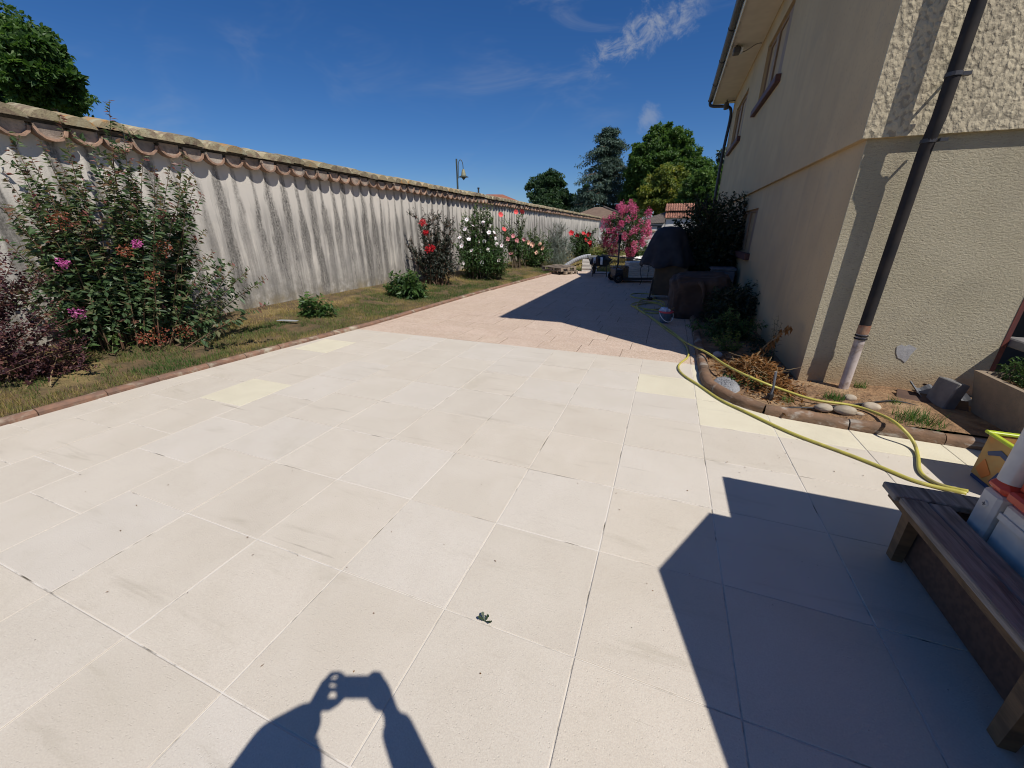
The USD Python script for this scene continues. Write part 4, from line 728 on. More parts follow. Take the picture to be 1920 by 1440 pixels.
# tufts of weeds on the bare earth
def tuft(name, label, c, r, n, h, mat='grass_blade', tone=0.15):
    a = RNG.uniform(0, 6.28, n); rr = r * RNG.uniform(0, 1, n) ** 0.7; p = np.c_[c[0] + rr * np.cos(a), c[1] + rr * np.sin(a), np.full(n, c[2])]
    v, f, tn = blades(p, h * RNG.uniform(0.4, 1.2, n), 0.007, np.clip(RNG.normal(tone, 0.12, n), 0, 1), 0.9); t = thing(name, label, 'weed', c); part(t, 'blades', (v, f), mat, tone=tn, kind='stuff')
tuft('weed_tuft', 'green weed tuft beside the pale stone nearest the downpipe', G(1563, 748, 0.07), 0.09, 130, 0.07)
tuft('weed_tuft', 'tiny weed growing against the front wall right of the downpipe', G(1613, 727, 0.08), 0.06, 50, 0.08)
tuft('weed_tuft', 'long grassy weed behind the edging where the hose crosses', G(1720, 792, 0.08), 0.17, 240, 0.11)
tuft('weed_tuft', 'small weed beside the black watering tube', G(1675, 757, 0.08), 0.06, 40, 0.07)
tuft('weed_tuft', 'little weed at the corner of the dried plant heap', G(1478, 752, 0.06), 0.06, 40, 0.05)

# ------------------------------------------------------------------ trees and buildings beyond
def mpp(p): return float((np.asarray(p) - EYE) @ FW) / FPX
def tree(name, label, Y, crowns, leaf, mat, dens=1.0, trunk_px=None, X=None, base_tone=0.42, clump=0.32, group=None):
    """crowns: (px, py, half width px, half height px) lobes seen in the picture; each becomes a lobe of leaf clumps at the tree's real distance."""
    px0, py0 = np.mean([c[0] for c in crowns]), max(c[1] + c[3] for c in crowns); c0 = AY(px0, py0, Y); base = np.array([c0[0], Y, -0.06])
    t = thing(name, label, 'tree', base, group); sets = []; limbs = []; fork = np.array([base[0], Y, max(1.0, c0[2] * 0.5)])
    for px, py, hw, hh in crowns:
        yo = Y + RNG.normal(0, 0.5); c = AY(px, py, yo); m = mpp(c); R = np.array([hw * m, hw * m, hh * m]); k = max(10, int(26 * dens))
        limbs.append(tube(spline([fork + RNG.normal(0, 0.1, 3), (fork + c) / 2 + RNG.normal(0, 0.3, 3), c], 8), np.linspace(0.14, 0.03, 8), 6, False))
        for _ in range(k):
            d = unit(1)[0]; cc = c + d * R * RNG.uniform(0.4, 1.08); cr = R * clump * RNG.uniform(0.35, 1.15); shade = 0.06 * d[2] + RNG.normal(0, 0.11)
            sets.append(scatter_leaves(cc, cr, int(62 * dens), leaf * RNG.uniform(0.8, 1.15), leaf * 0.6, base_tone + shade, 0.16, 0.25, (1.1, 1.1, 0.62)))
        for _ in range(int(k * 0.5)):
            d = unit(1)[0]; cc = c + d * R * RNG.uniform(1.0, 1.2); sets.append(scatter_leaves(cc, R * 0.13, int(14 * dens), leaf * 0.8, leaf * 0.5, base_tone + 0.05, 0.16, 0.1, (1.2, 1.2, 0.7)))
    lv = merge_leaf(*sets); part(t, 'trunk', cat_([tube(spline([base, (base + fork) / 2 + RNG.normal(0, 0.08, 3), fork], 8), np.linspace(0.28, 0.17, 8), 8)] + limbs), 'bark', smooth=True); part(t, 'crown', lv[:2], mat, tone=lv[2], kind='stuff'); return t
tree('tree', 'dark green tree rising behind the near end of the wall', 5.6, [(20, 100, 70, 60), (-60, 90, 90, 90), (60, 130, 55, 55), (90, 170, 42, 40), (30, 180, 90, 55), (112, 178, 22, 32), (-60, 190, 100, 60), (40, 225, 70, 40), (-30, 235, 90, 40)], 0.12, 'leaf_tree', 2.6, base_tone=0.33, clump=0.26)
tree('tree', 'small dark round tree left of the cedar above the wall', 72, [(1012, 352, 22, 20), (1035, 345, 20, 20), (1022, 378, 34, 22), (1052, 372, 18, 16), (1040, 390, 36, 14)], 0.40, 'leaf_tree_dark', 2.0)
tree('tree', 'dark low tree filling the gap between round tree and cedar', 80, [(1078, 385, 22, 20), (1095, 380, 16, 26), (1068, 396, 20, 12)], 0.42, 'leaf_tree_dark', 1.8, base_tone=0.3)
tree('tree', 'tall bright green broadleaf tree behind the pink blossom', 66, [(1246, 262, 30, 24), (1268, 275, 24, 28), (1205, 290, 20, 26), (1225, 300, 34, 34), (1262, 315, 42, 36), (1240, 350, 48, 34), (1300, 318, 24, 32), (1210, 345, 26, 36), (1200, 380, 26, 20), (1330, 350, 24, 24), (1192, 330, 20, 30), (1186, 370, 22, 26), (1318, 335, 24, 26)], 0.42, 'leaf_tree', 2.1, clump=0.33)
tree('tree', 'yellowing tree in front of the tall green one', 56, [(1252, 340, 34, 28), (1236, 365, 32, 24), (1274, 362, 26, 26), (1222, 378, 20, 14), (1258, 385, 36, 16)], 0.36, 'leaf_yellowing', 2.1, clump=0.32, base_tone=0.46)
tree('tree', 'green tree beside the house wall on the right', 48, [(1315, 345, 26, 26), (1335, 360, 26, 26), (1350, 340, 20, 24), (1300, 370, 30, 20), (1345, 385, 30, 20), (1355, 362, 24, 26)], 0.32, 'leaf_tree', 1.9, base_tone=0.46)
tree('tree', 'grey-green narrow tree showing past the far downpipe', 62, [(1362, 300, 12, 18), (1368, 325, 18, 22), (1360, 350, 18, 22)], 0.5, 'leaf_silver', 1.0, base_tone=0.1)
# the cedar: tiers of flat drooping sprays on a straight trunk
cY = 70.0; top = AY(1132, 252, cY); mm = mpp(top); cb_ = np.array([AY(1140, 395, cY)[0], cY, -0.06]); t = thing('cedar_tree', 'big blue-green cedar with flat layered branches against the sky', 'tree', cb_); sets, limbs = [], []
prof = [(252, 12, 14), (264, 26, 22), (275, 22, 32), (286, 40, 20), (300, 30, 26), (312, 46, 34), (325, 42, 44), (338, 52, 46), (352, 46, 48), (365, 56, 52), (378, 58, 56), (392, 60, 58), (404, 56, 56)]
for py, wl, wr in prof:
    z = AY(1138, py, cY)[2]
    for k in range(13):
        a = 2 * np.pi * k / 13 + RNG.uniform(-0.3, 0.3); lat = np.cos(a); L = 1.12 * (wr if lat > 0 else wl) * mm * RNG.uniform(0.55, 1.1); L *= (0.55 + 0.45 * abs(lat))
        d = RT * np.cos(a) + HD * np.sin(a); o = np.array([top[0] * 0.4 + cb_[0] * 0.6, cY, z + RNG.normal(0, 0.3)]); e = o + d * L + [0, 0, 0.10 * L * RNG.uniform(-0.4, 1.0)]
        limbs.append(tube([o, (o + e) / 2 + [0, 0, 0.12 * L], e], [0.10, 0.06, 0.02], 5, False))
        for s in np.linspace(0.3, 1.0, 6): sets.append(scatter_leaves(o + (e - o) * s + [0, 0, 0.08 * L * np.sin(3.1 * s) - 0.12 * s * s * L], (0.17 * L + 0.25, 0.17 * L + 0.25, 0.22), 34, 0.45, 0.15, 0.45 + 0.08 * RNG.normal(), 0.18, 0.1, updroop=-0.5))
sets.append(scatter_leaves(top + [0, 0, -0.6], (0.5, 0.5, 1.2), 120, 0.5, 0.2, 0.4)); lv = merge_leaf(*sets)
part(t, 'trunk', cat_([tube([cb_, cb_ * 0.5 + top * 0.5, top], [0.45, 0.28, 0.05], 8)] + limbs), 'bark'); part(t, 'crown', lv[:2], 'leaf_cedar', tone=lv[2], kind='stuff')

def roof_look(name, c1, c2, sx, sy):
    g = NG(); P = '@' + g.n('geometry') + '.position'
    col = g.mix(g.rng(g.noise(P, 2.2, 5.0, 0.65), 0.3, 0.7), c1, c2); s = g.n('separate_xyz', vector=P)
    w = '@' + g.n('wave_texture', vector='@' + g.n('combine_xyz', x=g.m('multiply', '@' + s + '.x', sx), y=g.m('multiply', '@' + s + '.y', sy), z=g.m('multiply', '@' + s + '.z', 0.0)) + '.vector', scale=1.0, bands_direction='diagonal', distortion=0.4) + '.fac'
    col = g.mix(g.m('multiply', g.rng(w, 0.0, 0.4, 1, 0), 0.5), col, (0.07, 0.05, 0.04))
    LOOK[name] = g.done(name, g.n('principled_bsdf', base_color=col, roughness=0.9, specular_ior_level=0.15, normal='@' + g.n('bump', height=w, strength=0.6, distance=0.1) + '.normal') + '.BSDF')
roof_look('roof_brown', (0.27, 0.19, 0.14), (0.20, 0.14, 0.105), 8.0, 0.0); roof_look('roof_red', (0.42, 0.17, 0.10), (0.33, 0.14, 0.09), 8.0, 0.0); roof_look('roof_grey', (0.19, 0.155, 0.13), (0.13, 0.11, 0.10), 10.0, 0.0)
look('far_white', (0.66, 0.63, 0.59), (0.55, 0.53, 0.50), 2.0, 0.9); look('tower_tile', (0.36, 0.17, 0.11), (0.22, 0.11, 0.08), 6.0, 0.9, vary=0.22); look('window_dark', (0.03, 0.035, 0.045), None, rough=0.2, spec=0.5)
def prism(pts_px, Y, depth): # a wall or gable with real thickness standing at distance Y
    p = np.array([AY(x, y, Y) for x, y in pts_px]); return hull(np.vstack([p, p + [0, depth, 0]]))
# hipped house beyond the wall
hY = 58.0; ap = AY(1124, 388, hY + 4); h = thing('hipped_house', 'far house with a brown hipped tile roof over the wall end', 'house', (ap[0], hY, 0))
eL, eR = AY(1078, 399.5, hY), AY(1176, 412, hY); ez = 3.15; wv_ = hull([(eL[0] - 1.5, hY - 0.5, ez), (eR[0] + 0.6, hY - 0.5, ez), (eL[0] - 1.5, hY + 9, ez), (eR[0] + 0.6, hY + 9, ez), (ap[0] - 0.6, hY + 4, ap[2]), (ap[0] + 0.6, hY + 4.5, ap[2])])
part(h, 'roof', wv_, 'roof_brown'); part(h, 'walls', bx((eL[0] - 0.9, hY, -0.06), (eR[0], hY + 8.5, ez - 0.002)), 'far_white')
part(h, 'ridge_tiles', tube([(ap[0] + 0.6, hY + 4.2, ap[2] + 0.05), (eR[0] + 0.6, hY - 0.5, ez + 0.05)], 0.12, 6), 'roof_grey')
# low house with the red roof behind the wall
rY = 40.0; p0, p1, p2 = AY(912, 355, rY), AY(932, 357, rY), AY(985, 374, rY); h = thing('red_roofed_house', 'low house behind the wall of which only the red roof slope shows', 'house', (p1[0], rY, 0))
zt = p0[2] - 0.45; p2 = p2 - [0, 0, 0.35]; part(h, 'roof', hull([(p0[0], rY, zt), (p1[0] + 0.2, rY + 1.0, zt + 0.02), (p2[0] + 1.2, rY - 0.3, p2[2] - 0.5), (p0[0] - 1.0, rY - 3.2, zt - 1.15), (p2[0] + 1.2, rY - 3.2, p2[2] - 0.9), (p0[0] - 1, rY + 4.5, zt - 1.2), (p2[0] + 1.2, rY + 4.5, zt - 1.7)]), 'roof_red'); part(h, 'walls', bx((p0[0] - 0.6, rY - 2.8, -0.06), (p2[0] + 0.8, rY + 4.1, zt - 1.75)), 'far_white')
pp = AY(897, 352, 34.0); cw = thing('chimney_cowl', 'small dark flue pipe poking up just past the wall coping', 'flue', (pp[0], 34.0, 0)); part(cw, 'pipe', tube([(pp[0], 34, -0.06), (pp[0], 34, pp[2])], 0.07, 8), 'gutter_metal'); part(cw, 'cap', lathe([(0.0, pp[2] + 0.03), (0.12, pp[2]), (0.12, pp[2] - 0.06), (0.0, pp[2] - 0.06)], (pp[0], 34, 0), 10), 'gutter_metal')
# white annexe with a grey roof, and the little tiled tower
aY = 47.0; h = thing('white_annexe', 'white garden building with a grey tile roof beside the pink tree', 'house', (AY(1225, 440, aY)[0], aY, 0))
a0, a1 = AY(1214, 418, aY), AY(1246, 418, aY); part(h, 'walls', bx((a0[0] - 1.2, aY, -0.06), (a1[0], aY + 5, a1[2] - 0.05)), 'far_white'); rr = AY(1246, 397, aY + 2.5)
part(h, 'roof', hull([(a0[0] - 1.4, aY - 0.25, a1[2] - 0.1), (a1[0], aY - 0.25, a1[2] + 0.02), (a0[0] - 1.4, aY + 5.2, a1[2] - 0.1), (a1[0], aY + 5.2, a1[2] + 0.02), (a0[0] + 0.4, aY + 2.5, AY(1222, 405, aY + 2.5)[2]), (a1[0], aY + 2.5, rr[2])]), 'roof_grey')
w = part(h, 'window', bx((AY(1232, 428, aY)[0], aY - 0.03, AY(1232, 430, aY)[2]), (AY(1241, 423, aY)[0], aY + 0.05, AY(1241, 423, aY)[2])), 'window_dark'); part(w, 'lintel', bx((AY(1216, 424, aY)[0], aY - 0.1, AY(1216, 424, aY)[2]), (AY(1241, 422, aY)[0], aY - 0.031, AY(1241, 422.4, aY)[2])), 'roof_grey')
tY = 43.0; tl, tr = AY(1246, 410, tY), AY(1300, 410, tY); h = thing('tiled_tower', 'squat white tower with a double red tile roof half hidden by the shrub', 'tower', ((tl[0] + tr[0]) / 2, tY, 0))
zz0, zz1, zz2 = AY(1260, 409, tY)[2], AY(1260, 396, tY)[2], AY(1260, 381, tY)[2]
part(h, 'walls', bx((tl[0] + 0.15, tY, -0.06), (tr[0] - 0.1, tY + 2.6, zz0 - 0.02)), 'far_white'); part(h, 'upper_walls', bx((tl[0] + 0.3, tY + 0.85, zz0), (tr[0] - 0.2, tY + 2.2, zz1 + 0.04)), 'shade_mortar')
def tile_rows(parent, x0, x1, y0, z0, y1, z1, rows, per):
    for i in range(rows):
        u0, u1 = i / rows, (i + 1.25) / rows
        for j in range(per):
            xa = x0 + (x1 - x0) * (j + 0.04 + 0.02 * RNG.uniform(-1, 1)) / per; xb = x0 + (x1 - x0) * (j + 0.96) / per; A = np.array([0, y0 + (y1 - y0) * u0, z0 + (z1 - z0) * u0]); B = np.array([0, y0 + (y1 - y0) * u1, z0 + (z1 - z0) * u1 - 0.03])
            part(parent, 'tile', hull([(xa, A[1], A[2]), (xb, A[1], A[2]), ((xa + xb) / 2, A[1], A[2] + 0.09), (xa, B[1], B[2]), (xb, B[1], B[2]), ((xa + xb) / 2, B[1], B[2] + 0.07)]), 'tower_tile')
r1 = part(h, 'lower_roof', hull([(tl[0], tY - 0.2, zz0), (tr[0], tY - 0.2, zz0), (tl[0], tY + 0.85, zz1 - 0.1), (tr[0], tY + 0.85, zz1 - 0.1), (tl[0], tY + 0.85, zz0), (tr[0], tY + 0.85, zz0)]), 'tower_tile'); tile_rows(r1, tl[0], tr[0], tY - 0.24, zz0 + 0.02, tY + 0.8, zz1 - 0.08, 4, 12)
r2 = part(h, 'upper_roof', hull([(tl[0] - 0.05, tY + 0.6, zz1 + 0.05), (tr[0], tY + 0.6, zz1 + 0.05), (tl[0] - 0.05, tY + 1.5, zz2), (tr[0], tY + 1.5, zz2), (tl[0] - 0.05, tY + 2.4, zz1 + 0.05), (tr[0], tY + 2.4, zz1 + 0.05)]), 'tower_tile'); tile_rows(r2, tl[0] - 0.05, tr[0], tY + 0.56, zz1 + 0.07, tY + 1.45, zz2 + 0.01, 4, 12)
# white boundary wall with terracotta coping across the end of the garden
gY = 38.0; z1 = AY(1230, 436, gY)[2]; x0, x1 = AY(1160, 450, gY)[0], AY(1400, 450, gY)[0]; bw = thing('boundary_wall', 'white end wall with a terracotta coping closing the garden', 'wall', ((x0 + x1) / 2, gY, 0))
part(bw, 'wall_body', bx((x0, gY, -0.06), (x1, gY + 0.25, z1)), 'far_white')
for i in range(int((x1 - x0) / 0.5)): part(bw, 'coping_tile', bx((x0 + i * 0.5 + 0.01, gY - 0.1, z1 + 0.001), (x0 + i * 0.5 + 0.49, gY + 0.35, z1 + 0.17 + RNG.uniform(0, 0.02)), 0.05), 'terracotta')
xs_ = AY(1248, 450, gY - 1)[0]; part(bw, 'raised_wall', bx((xs_, gY - 1.0, -0.06), (x1, gY - 0.101, AY(1260, 420, gY - 1)[2])), 'far_white')
# lamp post beyond the wall
look('lamp_green', (0.045, 0.06, 0.055), (0.06, 0.07, 0.065), 6.0, 0.45, spec=0.5); look('lamp_brass', (0.30, 0.28, 0.16), (0.24, 0.23, 0.14), 8.0, 0.4, spec=0.5)
lp = np.array([-14.0, 26.1, -0.06]); zt = 6.05; m = mpp([-14, 26.1, 5]); sd = RT
t = thing('street_lamp', 'dark swan-neck street lamp with a bell shade behind the wall', 'street lamp', lp); part(t, 'pole', tube([lp, (-14, 26.1, 3.0), (-14, 26.1, zt)], [0.09, 0.07, 0.055], 8), 'lamp_green')
o = lp + sd * 0.10; arm = [o * [1, 1, 0] + [0, 0, 4.9]] + [o * [1, 1, 0] + sd * 0.16 * (1 - np.cos(a)) * 1.0 + [0, 0, zt - 0.45 + 0.40 * np.sin(a)] for a in np.linspace(0, np.pi, 10)] + [o * [1, 1, 0] + sd * 0.33 + [0, 0, zt - 0.62]]
part(t, 'swan_neck', tube(arm, 0.025, 6), 'lamp_green'); bc = o * [1, 1, 0] + sd * 0.33
part(t, 'bell', lathe([(0.0, zt - 0.58), (0.08, zt - 0.62), (0.13, zt - 0.8), (0.17, zt - 0.98), (0.17, zt - 1.0)], bc, 14), 'lamp_brass'); part(t, 'brim', lathe([(0.17, zt - 0.99), (0.33, zt - 1.06), (0.33, zt - 1.08), (0.16, zt - 1.1), (0.0, zt - 1.27)], bc, 14), 'lamp_green')

# ------------------------------------------------------------------ the yellow garden hose
look('hose_yellow', (0.50, 0.44, 0.085), (0.44, 0.39, 0.08), 12.0, 0.45, spec=0.5, c3=(0.27, 0.23, 0.09), s3=5.0, bump=0.15, bscale=60.0)
hp = [(1812, 925, .03), (1776, 917, .02), (1753, 912, .015), (1714, 901, .015), (1667, 882, .015), (1620, 863, .015), (1586, 850, .015), (1507, 821, .015), (1440, 792, .015), (1394, 770, .015), (1352, 750, .015), (1309, 721, .015), (1284, 705, .015), (1272, 690, .015), (1278, 679, .015), (1289, 670, .015), (1290, 657, .02), (1281, 641, .02), (1262, 627, .015), (1240, 611, .015), (1221, 596, .015), (1205, 586, .015), (1194, 579, .015), (1190, 574, .015), (1205, 570, .02), (1225, 568, .02), (1238, 571, .03), (1240, 577, .03), (1225, 580, .03), (1200, 577, .03), (1184, 573, .03), (1190, 568, .035), (1215, 566, .035), (1236, 568, .035), (1244, 578, .015), (1236, 587, .015), (1215, 586, .015), (1206, 582, .015), (1214, 580, .03), (1240, 583, .03), (1246, 575, .02), (1243, 566, .015), (1222, 561, .015), (1192, 558, .015), (1182, 553, .015), (1192, 550, .015), (1216, 551, .015), (1227, 554, .015), (1224, 559, .02), (1205, 562, .04), (1196, 569, .045), (1196, 578, .04), (1212, 589, .02), (1231, 601, .02), (1251, 615, .02), (1271, 630, .025), (1285, 641, .06), (1305, 651, .115), (1332, 665, .15), (1373, 691, .19), (1440, 721, .14), (1457, 727, .12), (1500, 742, .095), (1539, 752, .09), (1601, 761, .095), (1651, 778, .11), (1689, 801, .135), (1711, 826, .06), (1719, 846, .02), (1722, 862, .015), (1723, 877, .015), (1732, 892, .015), (1753, 905, .015), (1776, 913, .018), (1815, 921, .04)]
hpts = spline([G(*p) for p in hp], 520); hpts[:, 2] = np.maximum(hpts[:, 2], 0.0125)
t = thing('garden_hose', 'long yellow garden hose looping over the paving and across the earth bed', 'hose', hpts[0]); part(t, 'hose', tube(hpts, 0.0125, 8), 'hose_yellow', smooth=True)

# ------------------------------------------------------------------ things on and round the earth bed
look('pebble', (0.42, 0.36, 0.27), (0.33, 0.27, 0.2), 12.0, 0.8, vary=0.15); look('gravel_grey', (0.30, 0.30, 0.30), (0.22, 0.22, 0.225), 60.0, 0.9, bump=0.6, bscale=120.0)
look('concrete', (0.19, 0.18, 0.17), (0.14, 0.135, 0.13), 8.0, 0.9, bump=0.4, bscale=60.0); look('black_plastic', (0.02, 0.02, 0.022), (0.03, 0.03, 0.032), 9.0, 0.5)
look('planter_stone', (0.28, 0.215, 0.15), (0.225, 0.175, 0.125), 9.0, 0.9, bump=0.6, bscale=80.0); look('wood_brown', (0.11, 0.065, 0.045), (0.075, 0.045, 0.033), 6.0, 0.75, stretch=(1, 6, 6)); look('slate_grey', (0.15, 0.155, 0.17), (0.11, 0.115, 0.125), 8.0, 0.6)
for lab, px, py, r, sq in (('rounded beige stone with a shaded face lying left of its pair on the edging', 1543, 770, 0.06, (1.15, 0.8, 0.62)), ('largest pale stone resting behind the edging joint', 1583, 776, 0.068, (1.25, 0.85, 0.62)), ('stone partly behind the yellow hose', 1632, 768, 0.06, (1.2, 0.8, 0.65)), ('pale egg-shaped stone beside the weed below the downpipe', 1592, 751, 0.052, (1.0, 0.8, 0.75)), ('small pointed stone between the larger stones', 1610, 779, 0.03, (1.2, 0.7, 0.6)), ('white stone at the tip of the dried plant heap', 1345, 668, 0.05, (1.1, 0.8, 0.8))):
    c = G(px, py, 0.06); t = thing('stone', lab, 'stone', c); v, f = blob(c + [0, 0, r * 0.5], r, int(px), 0.16, 3, sq, 1.1); part(t, 'stone', (v, f), 'pebble' if px != 1345 else 'plaster_patch', smooth=True)
gc = G(1362, 722, 0.04); n = 900; a = RNG.uniform(0, 6.28, n); rr = np.sqrt(RNG.uniform(0, 1, n)); pos = np.c_[gc[0] + 0.12 * rr * np.cos(a) + 0.04 * rr * np.sin(a), gc[1] + 0.24 * rr * np.sin(a) - 0.05 * rr * np.cos(a), 0.045 + 0.05 * (1 - rr ** 2)]
ico = trimesh.creation.icosphere(subdivisions=0); sz = RNG.uniform(0.004, 0.010, (n, 1, 1)); v = (ico.vertices[None] * sz * RNG.uniform(0.6, 1.2, (n, 1, 3)) + pos[:, None]).reshape(-1, 3); f = (ico.faces[None] + 12 * np.arange(n)[:, None, None]).reshape(-1, 3)
single('gravel', cat_([(v, f), blob(gc + [0, 0, -0.005], 0.13, 3, 0.1, 2, (1.0, 1.85, 0.42))]), 'gravel_grey', 'small heap of blue-grey gravel on the bed corner by the edging', 'gravel', kind='stuff')
tb = spline([G(1462, 766, .065), G(1500, 764, .07), G(1535, 765, .075), G(1585, 760, .085), G(1640, 754, .1), G(1680, 752, .1), G(1705, 757, .09), G(1740, 768, .08)], 60); t = thing('watering_tube', 'thin black watering tube lying on the earth behind the stones', 'tube', tb[0]); part(t, 'tube', tube(tb, 0.008, 6), 'black_plastic', smooth=True)
b = G(1443, 747, 0.05); t = thing('tap_riser', 'short black plastic riser standing in the bed beside the dried heap', 'pipe', b); part(t, 'base', lathe([(0.0, 0.055), (0.028, 0.05), (0.03, 0.0), (0.02, -0.02)], b, 10), 'black_plastic'); part(t, 'riser', tube([b + [0, 0, 0.03], b + [0.01, 0.01, 0.1], V(1455, 697, b)], 0.012, 6), 'slate_grey')
# broken roofing and a leaning block beside the planter
db = np.array([2.33, 4.66, 0.075])
t = thing('roof_sheet', 'broken piece of wavy grey roof sheet lying against the front wall', 'roof sheet', db); X = np.linspace(0, 0.42, 25); vs = []
for th in (0, -0.012):
    for yy_ in (0.0, 0.16): vs.append(np.c_[2.40 + X, np.full(25, 4.60 + yy_) - 0.10 * X, 0.14 + 0.03 * np.cos(X * 42) - 0.08 * X + 0.05 * (yy_ > 0) + th])
v = np.vstack(vs); f = []
for i in range(24):
    for A, B in ((0, 25), (75, 50), (50, 0), (25, 75)): f += [[A + i, A + i + 1, B + i + 1], [A + i, B + i + 1, B + i]]
part(t, 'sheet', (v, np.array(f)), 'slate_grey'); 
t = thing('brown_board', 'dark brown board lying flat in front of the wavy roof sheet', 'board', db); part(t, 'board', turned(bx((2.27, 4.50, 0.09), (2.75, 4.64, 0.115)), np.array([2.5, 4.57, 0.1]), -0.35, 0.35), 'wood_brown')
t = thing('fired_clay_tile', 'dark curved clay tile piece leaning on the house wall behind the sheet', 'tile', (2.62, 4.8, 0.1)); part(t, 'tile', half_tile(4.79, 2.55, 2.72, 0.16, 0.13, 0.06, 0.065, 1, 0.012), 'wood_brown')
t = thing('concrete_block', 'grey concrete slab leaning between the debris and the planter', 'block', (2.55, 4.45, 0.08)); part(t, 'slab', turned(bx((2.50, 4.41, 0.05), (2.60, 4.62, 0.33), 0.008), np.array([2.55, 4.5, 0.08]), 0.25, 0.0, 0.18), 'concrete')
t = thing('white_bag', 'scrap of white plastic lying behind the leaning slab', 'plastic scrap', (2.66, 4.72, 0.2)); part(t, 'scrap', blob((2.66, 4.72, 0.22), 0.05, 5, 0.5, 2, (1.4, 1, 0.5), 3), 'daisy_white')
PL0, PL1 = np.array([2.665, 3.30]), np.array([3.06, 4.49]); t = thing('planter', 'long beige stone trough planter at the garage opening', 'planter', (2.86, 3.9, 0.06))
o = sg.box(*PL0, *PL1); v0 = np.array([(PL0[0] + .07, PL0[1] + .07), (PL1[0] - .07, PL0[1] + .07), (PL1[0] - .07, PL1[1] - .07), (PL0[0] + .07, PL1[1] - .07)]); v1 = np.array([PL0, (PL1[0], PL0[1]), PL1, (PL0[0], PL1[1])])
outer = m3.Manifold.hull_points(np.vstack([np.c_[v0, np.full(4, 0.05)], np.c_[v1, np.full(4, 0.455)]])); cav = m3.Manifold.hull_points(np.vstack([np.c_[v0 + np.sign(2.86 - v0[:, :1]) * [[0.03, 0]] + np.sign(3.9 - v0[:, 1:]) * [[0, 0.03]], np.full(4, 0.16)], np.c_[v1 + np.sign(2.86 - v1[:, :1]) * [[0.04, 0]] + np.sign(3.9 - v1[:, 1:]) * [[0, 0.04]], np.full(4, 0.47)]]))
part(t, 'trough', outer - cav, 'planter_stone'); part(t, 'soil', bx((PL0[0] + .05, PL0[1] + .05, 0.3), (PL1[0] - .05, PL1[1] - .05, 0.40)), 'earth')
t = thing('box_hedge', 'clipped green box shrub growing in the trough planter', 'shrub', (2.88, 3.95, 0.4)); s = merge_leaf(*[scatter_leaves((2.90 + RNG.uniform(-.03, .05), y, 0.50 + RNG.uniform(-.02, .02)), (0.13, 0.12, 0.13), 420, 0.028, 0.017, 0.5, 0.25, 0.35) for y in np.arange(3.4, 4.5, 0.1)]); part(t, 'foliage', s[:2], 'leaf_green', tone=s[2], kind='stuff'); part(t, 'stems', cat_([tube([(2.88, y, 0.38), (2.88, y, 0.55)], 0.008, 5) for y in np.arange(3.4, 4.45, 0.15)]), 'bark', kind='stuff')
t = thing('stone_bench', 'grey slab bench standing in the dark garage opening', 'bench', (3.5, 5.0, 0)); part(t, 'seat', bx((3.045, 4.62, 0.60), (4.4, 4.98, 0.68), 0.01), 'concrete'); part(t, 'support', bx((3.3, 4.65, 0.0), (3.42, 4.95, 0.599)), 'concrete'); part(t, 'support', bx((4.1, 4.65, 0.0), (4.22, 4.95, 0.599)), 'concrete')
# the toy crate
look('crate_lime', (0.42, 0.50, 0.03), (0.36, 0.44, 0.03), 9.0, 0.45, spec=0.5); look('crate_print', (0.45, 0.27, 0.09), (0.40, 0.22, 0.07), 9.0, 0.5, c3=(0.50, 0.22, 0.06), s3=9.0); look('ink_blue', (0.025, 0.05, 0.13), None, rough=0.5); look('ink_orange', (0.55, 0.16, 0.03), None, rough=0.5); look('toy_blue', (0.05, 0.17, 0.5), None, rough=0.4); look('toy_yellow', (0.6, 0.5, 0.05), None, rough=0.4)
CX0, CX1, CY0, CY1, CZ = 2.16, 2.52, 2.97, 3.30, 0.33; t = thing('toy_crate', 'printed plastic toy crate with a lime green rim beside the edging end', 'crate', (2.34, 3.14, 0))
part(t, 'side_panels', cat_([bx((CX0 + .02, CY0, 0.03), (CX1 - .02, CY0 + .008, CZ)), bx((CX0 + .02, CY1 - .008, 0.03), (CX1 - .02, CY1, CZ)), bx((CX0 + .02, CY0 + .008, 0.03), (CX0 + .028, CY1 - .008, CZ)), bx((CX1 - .028, CY0 + .008, 0.03), (CX1 - .02, CY1 - .008, CZ))]), 'crate_print')
part(t, 'bottom', bx((CX0 + .02, CY0, 0.0), (CX1 - .02, CY1, 0.029), 0.006), 'ink_blue')
part(t, 'rim', cat_([bx((CX0, CY0 - .02, CZ), (CX1, CY0 + .015, CZ + .02), .004), bx((CX0, CY1 - .015, CZ), (CX1, CY1 + .02, CZ + .02), .004), bx((CX0, CY0 + .015, CZ), (CX0 + .03, CY1 - .015, CZ + .02), .004), bx((CX1 - .03, CY0 + .015, CZ), (CX1, CY1 - .015, CZ + .02), .004)]), 'crate_lime')
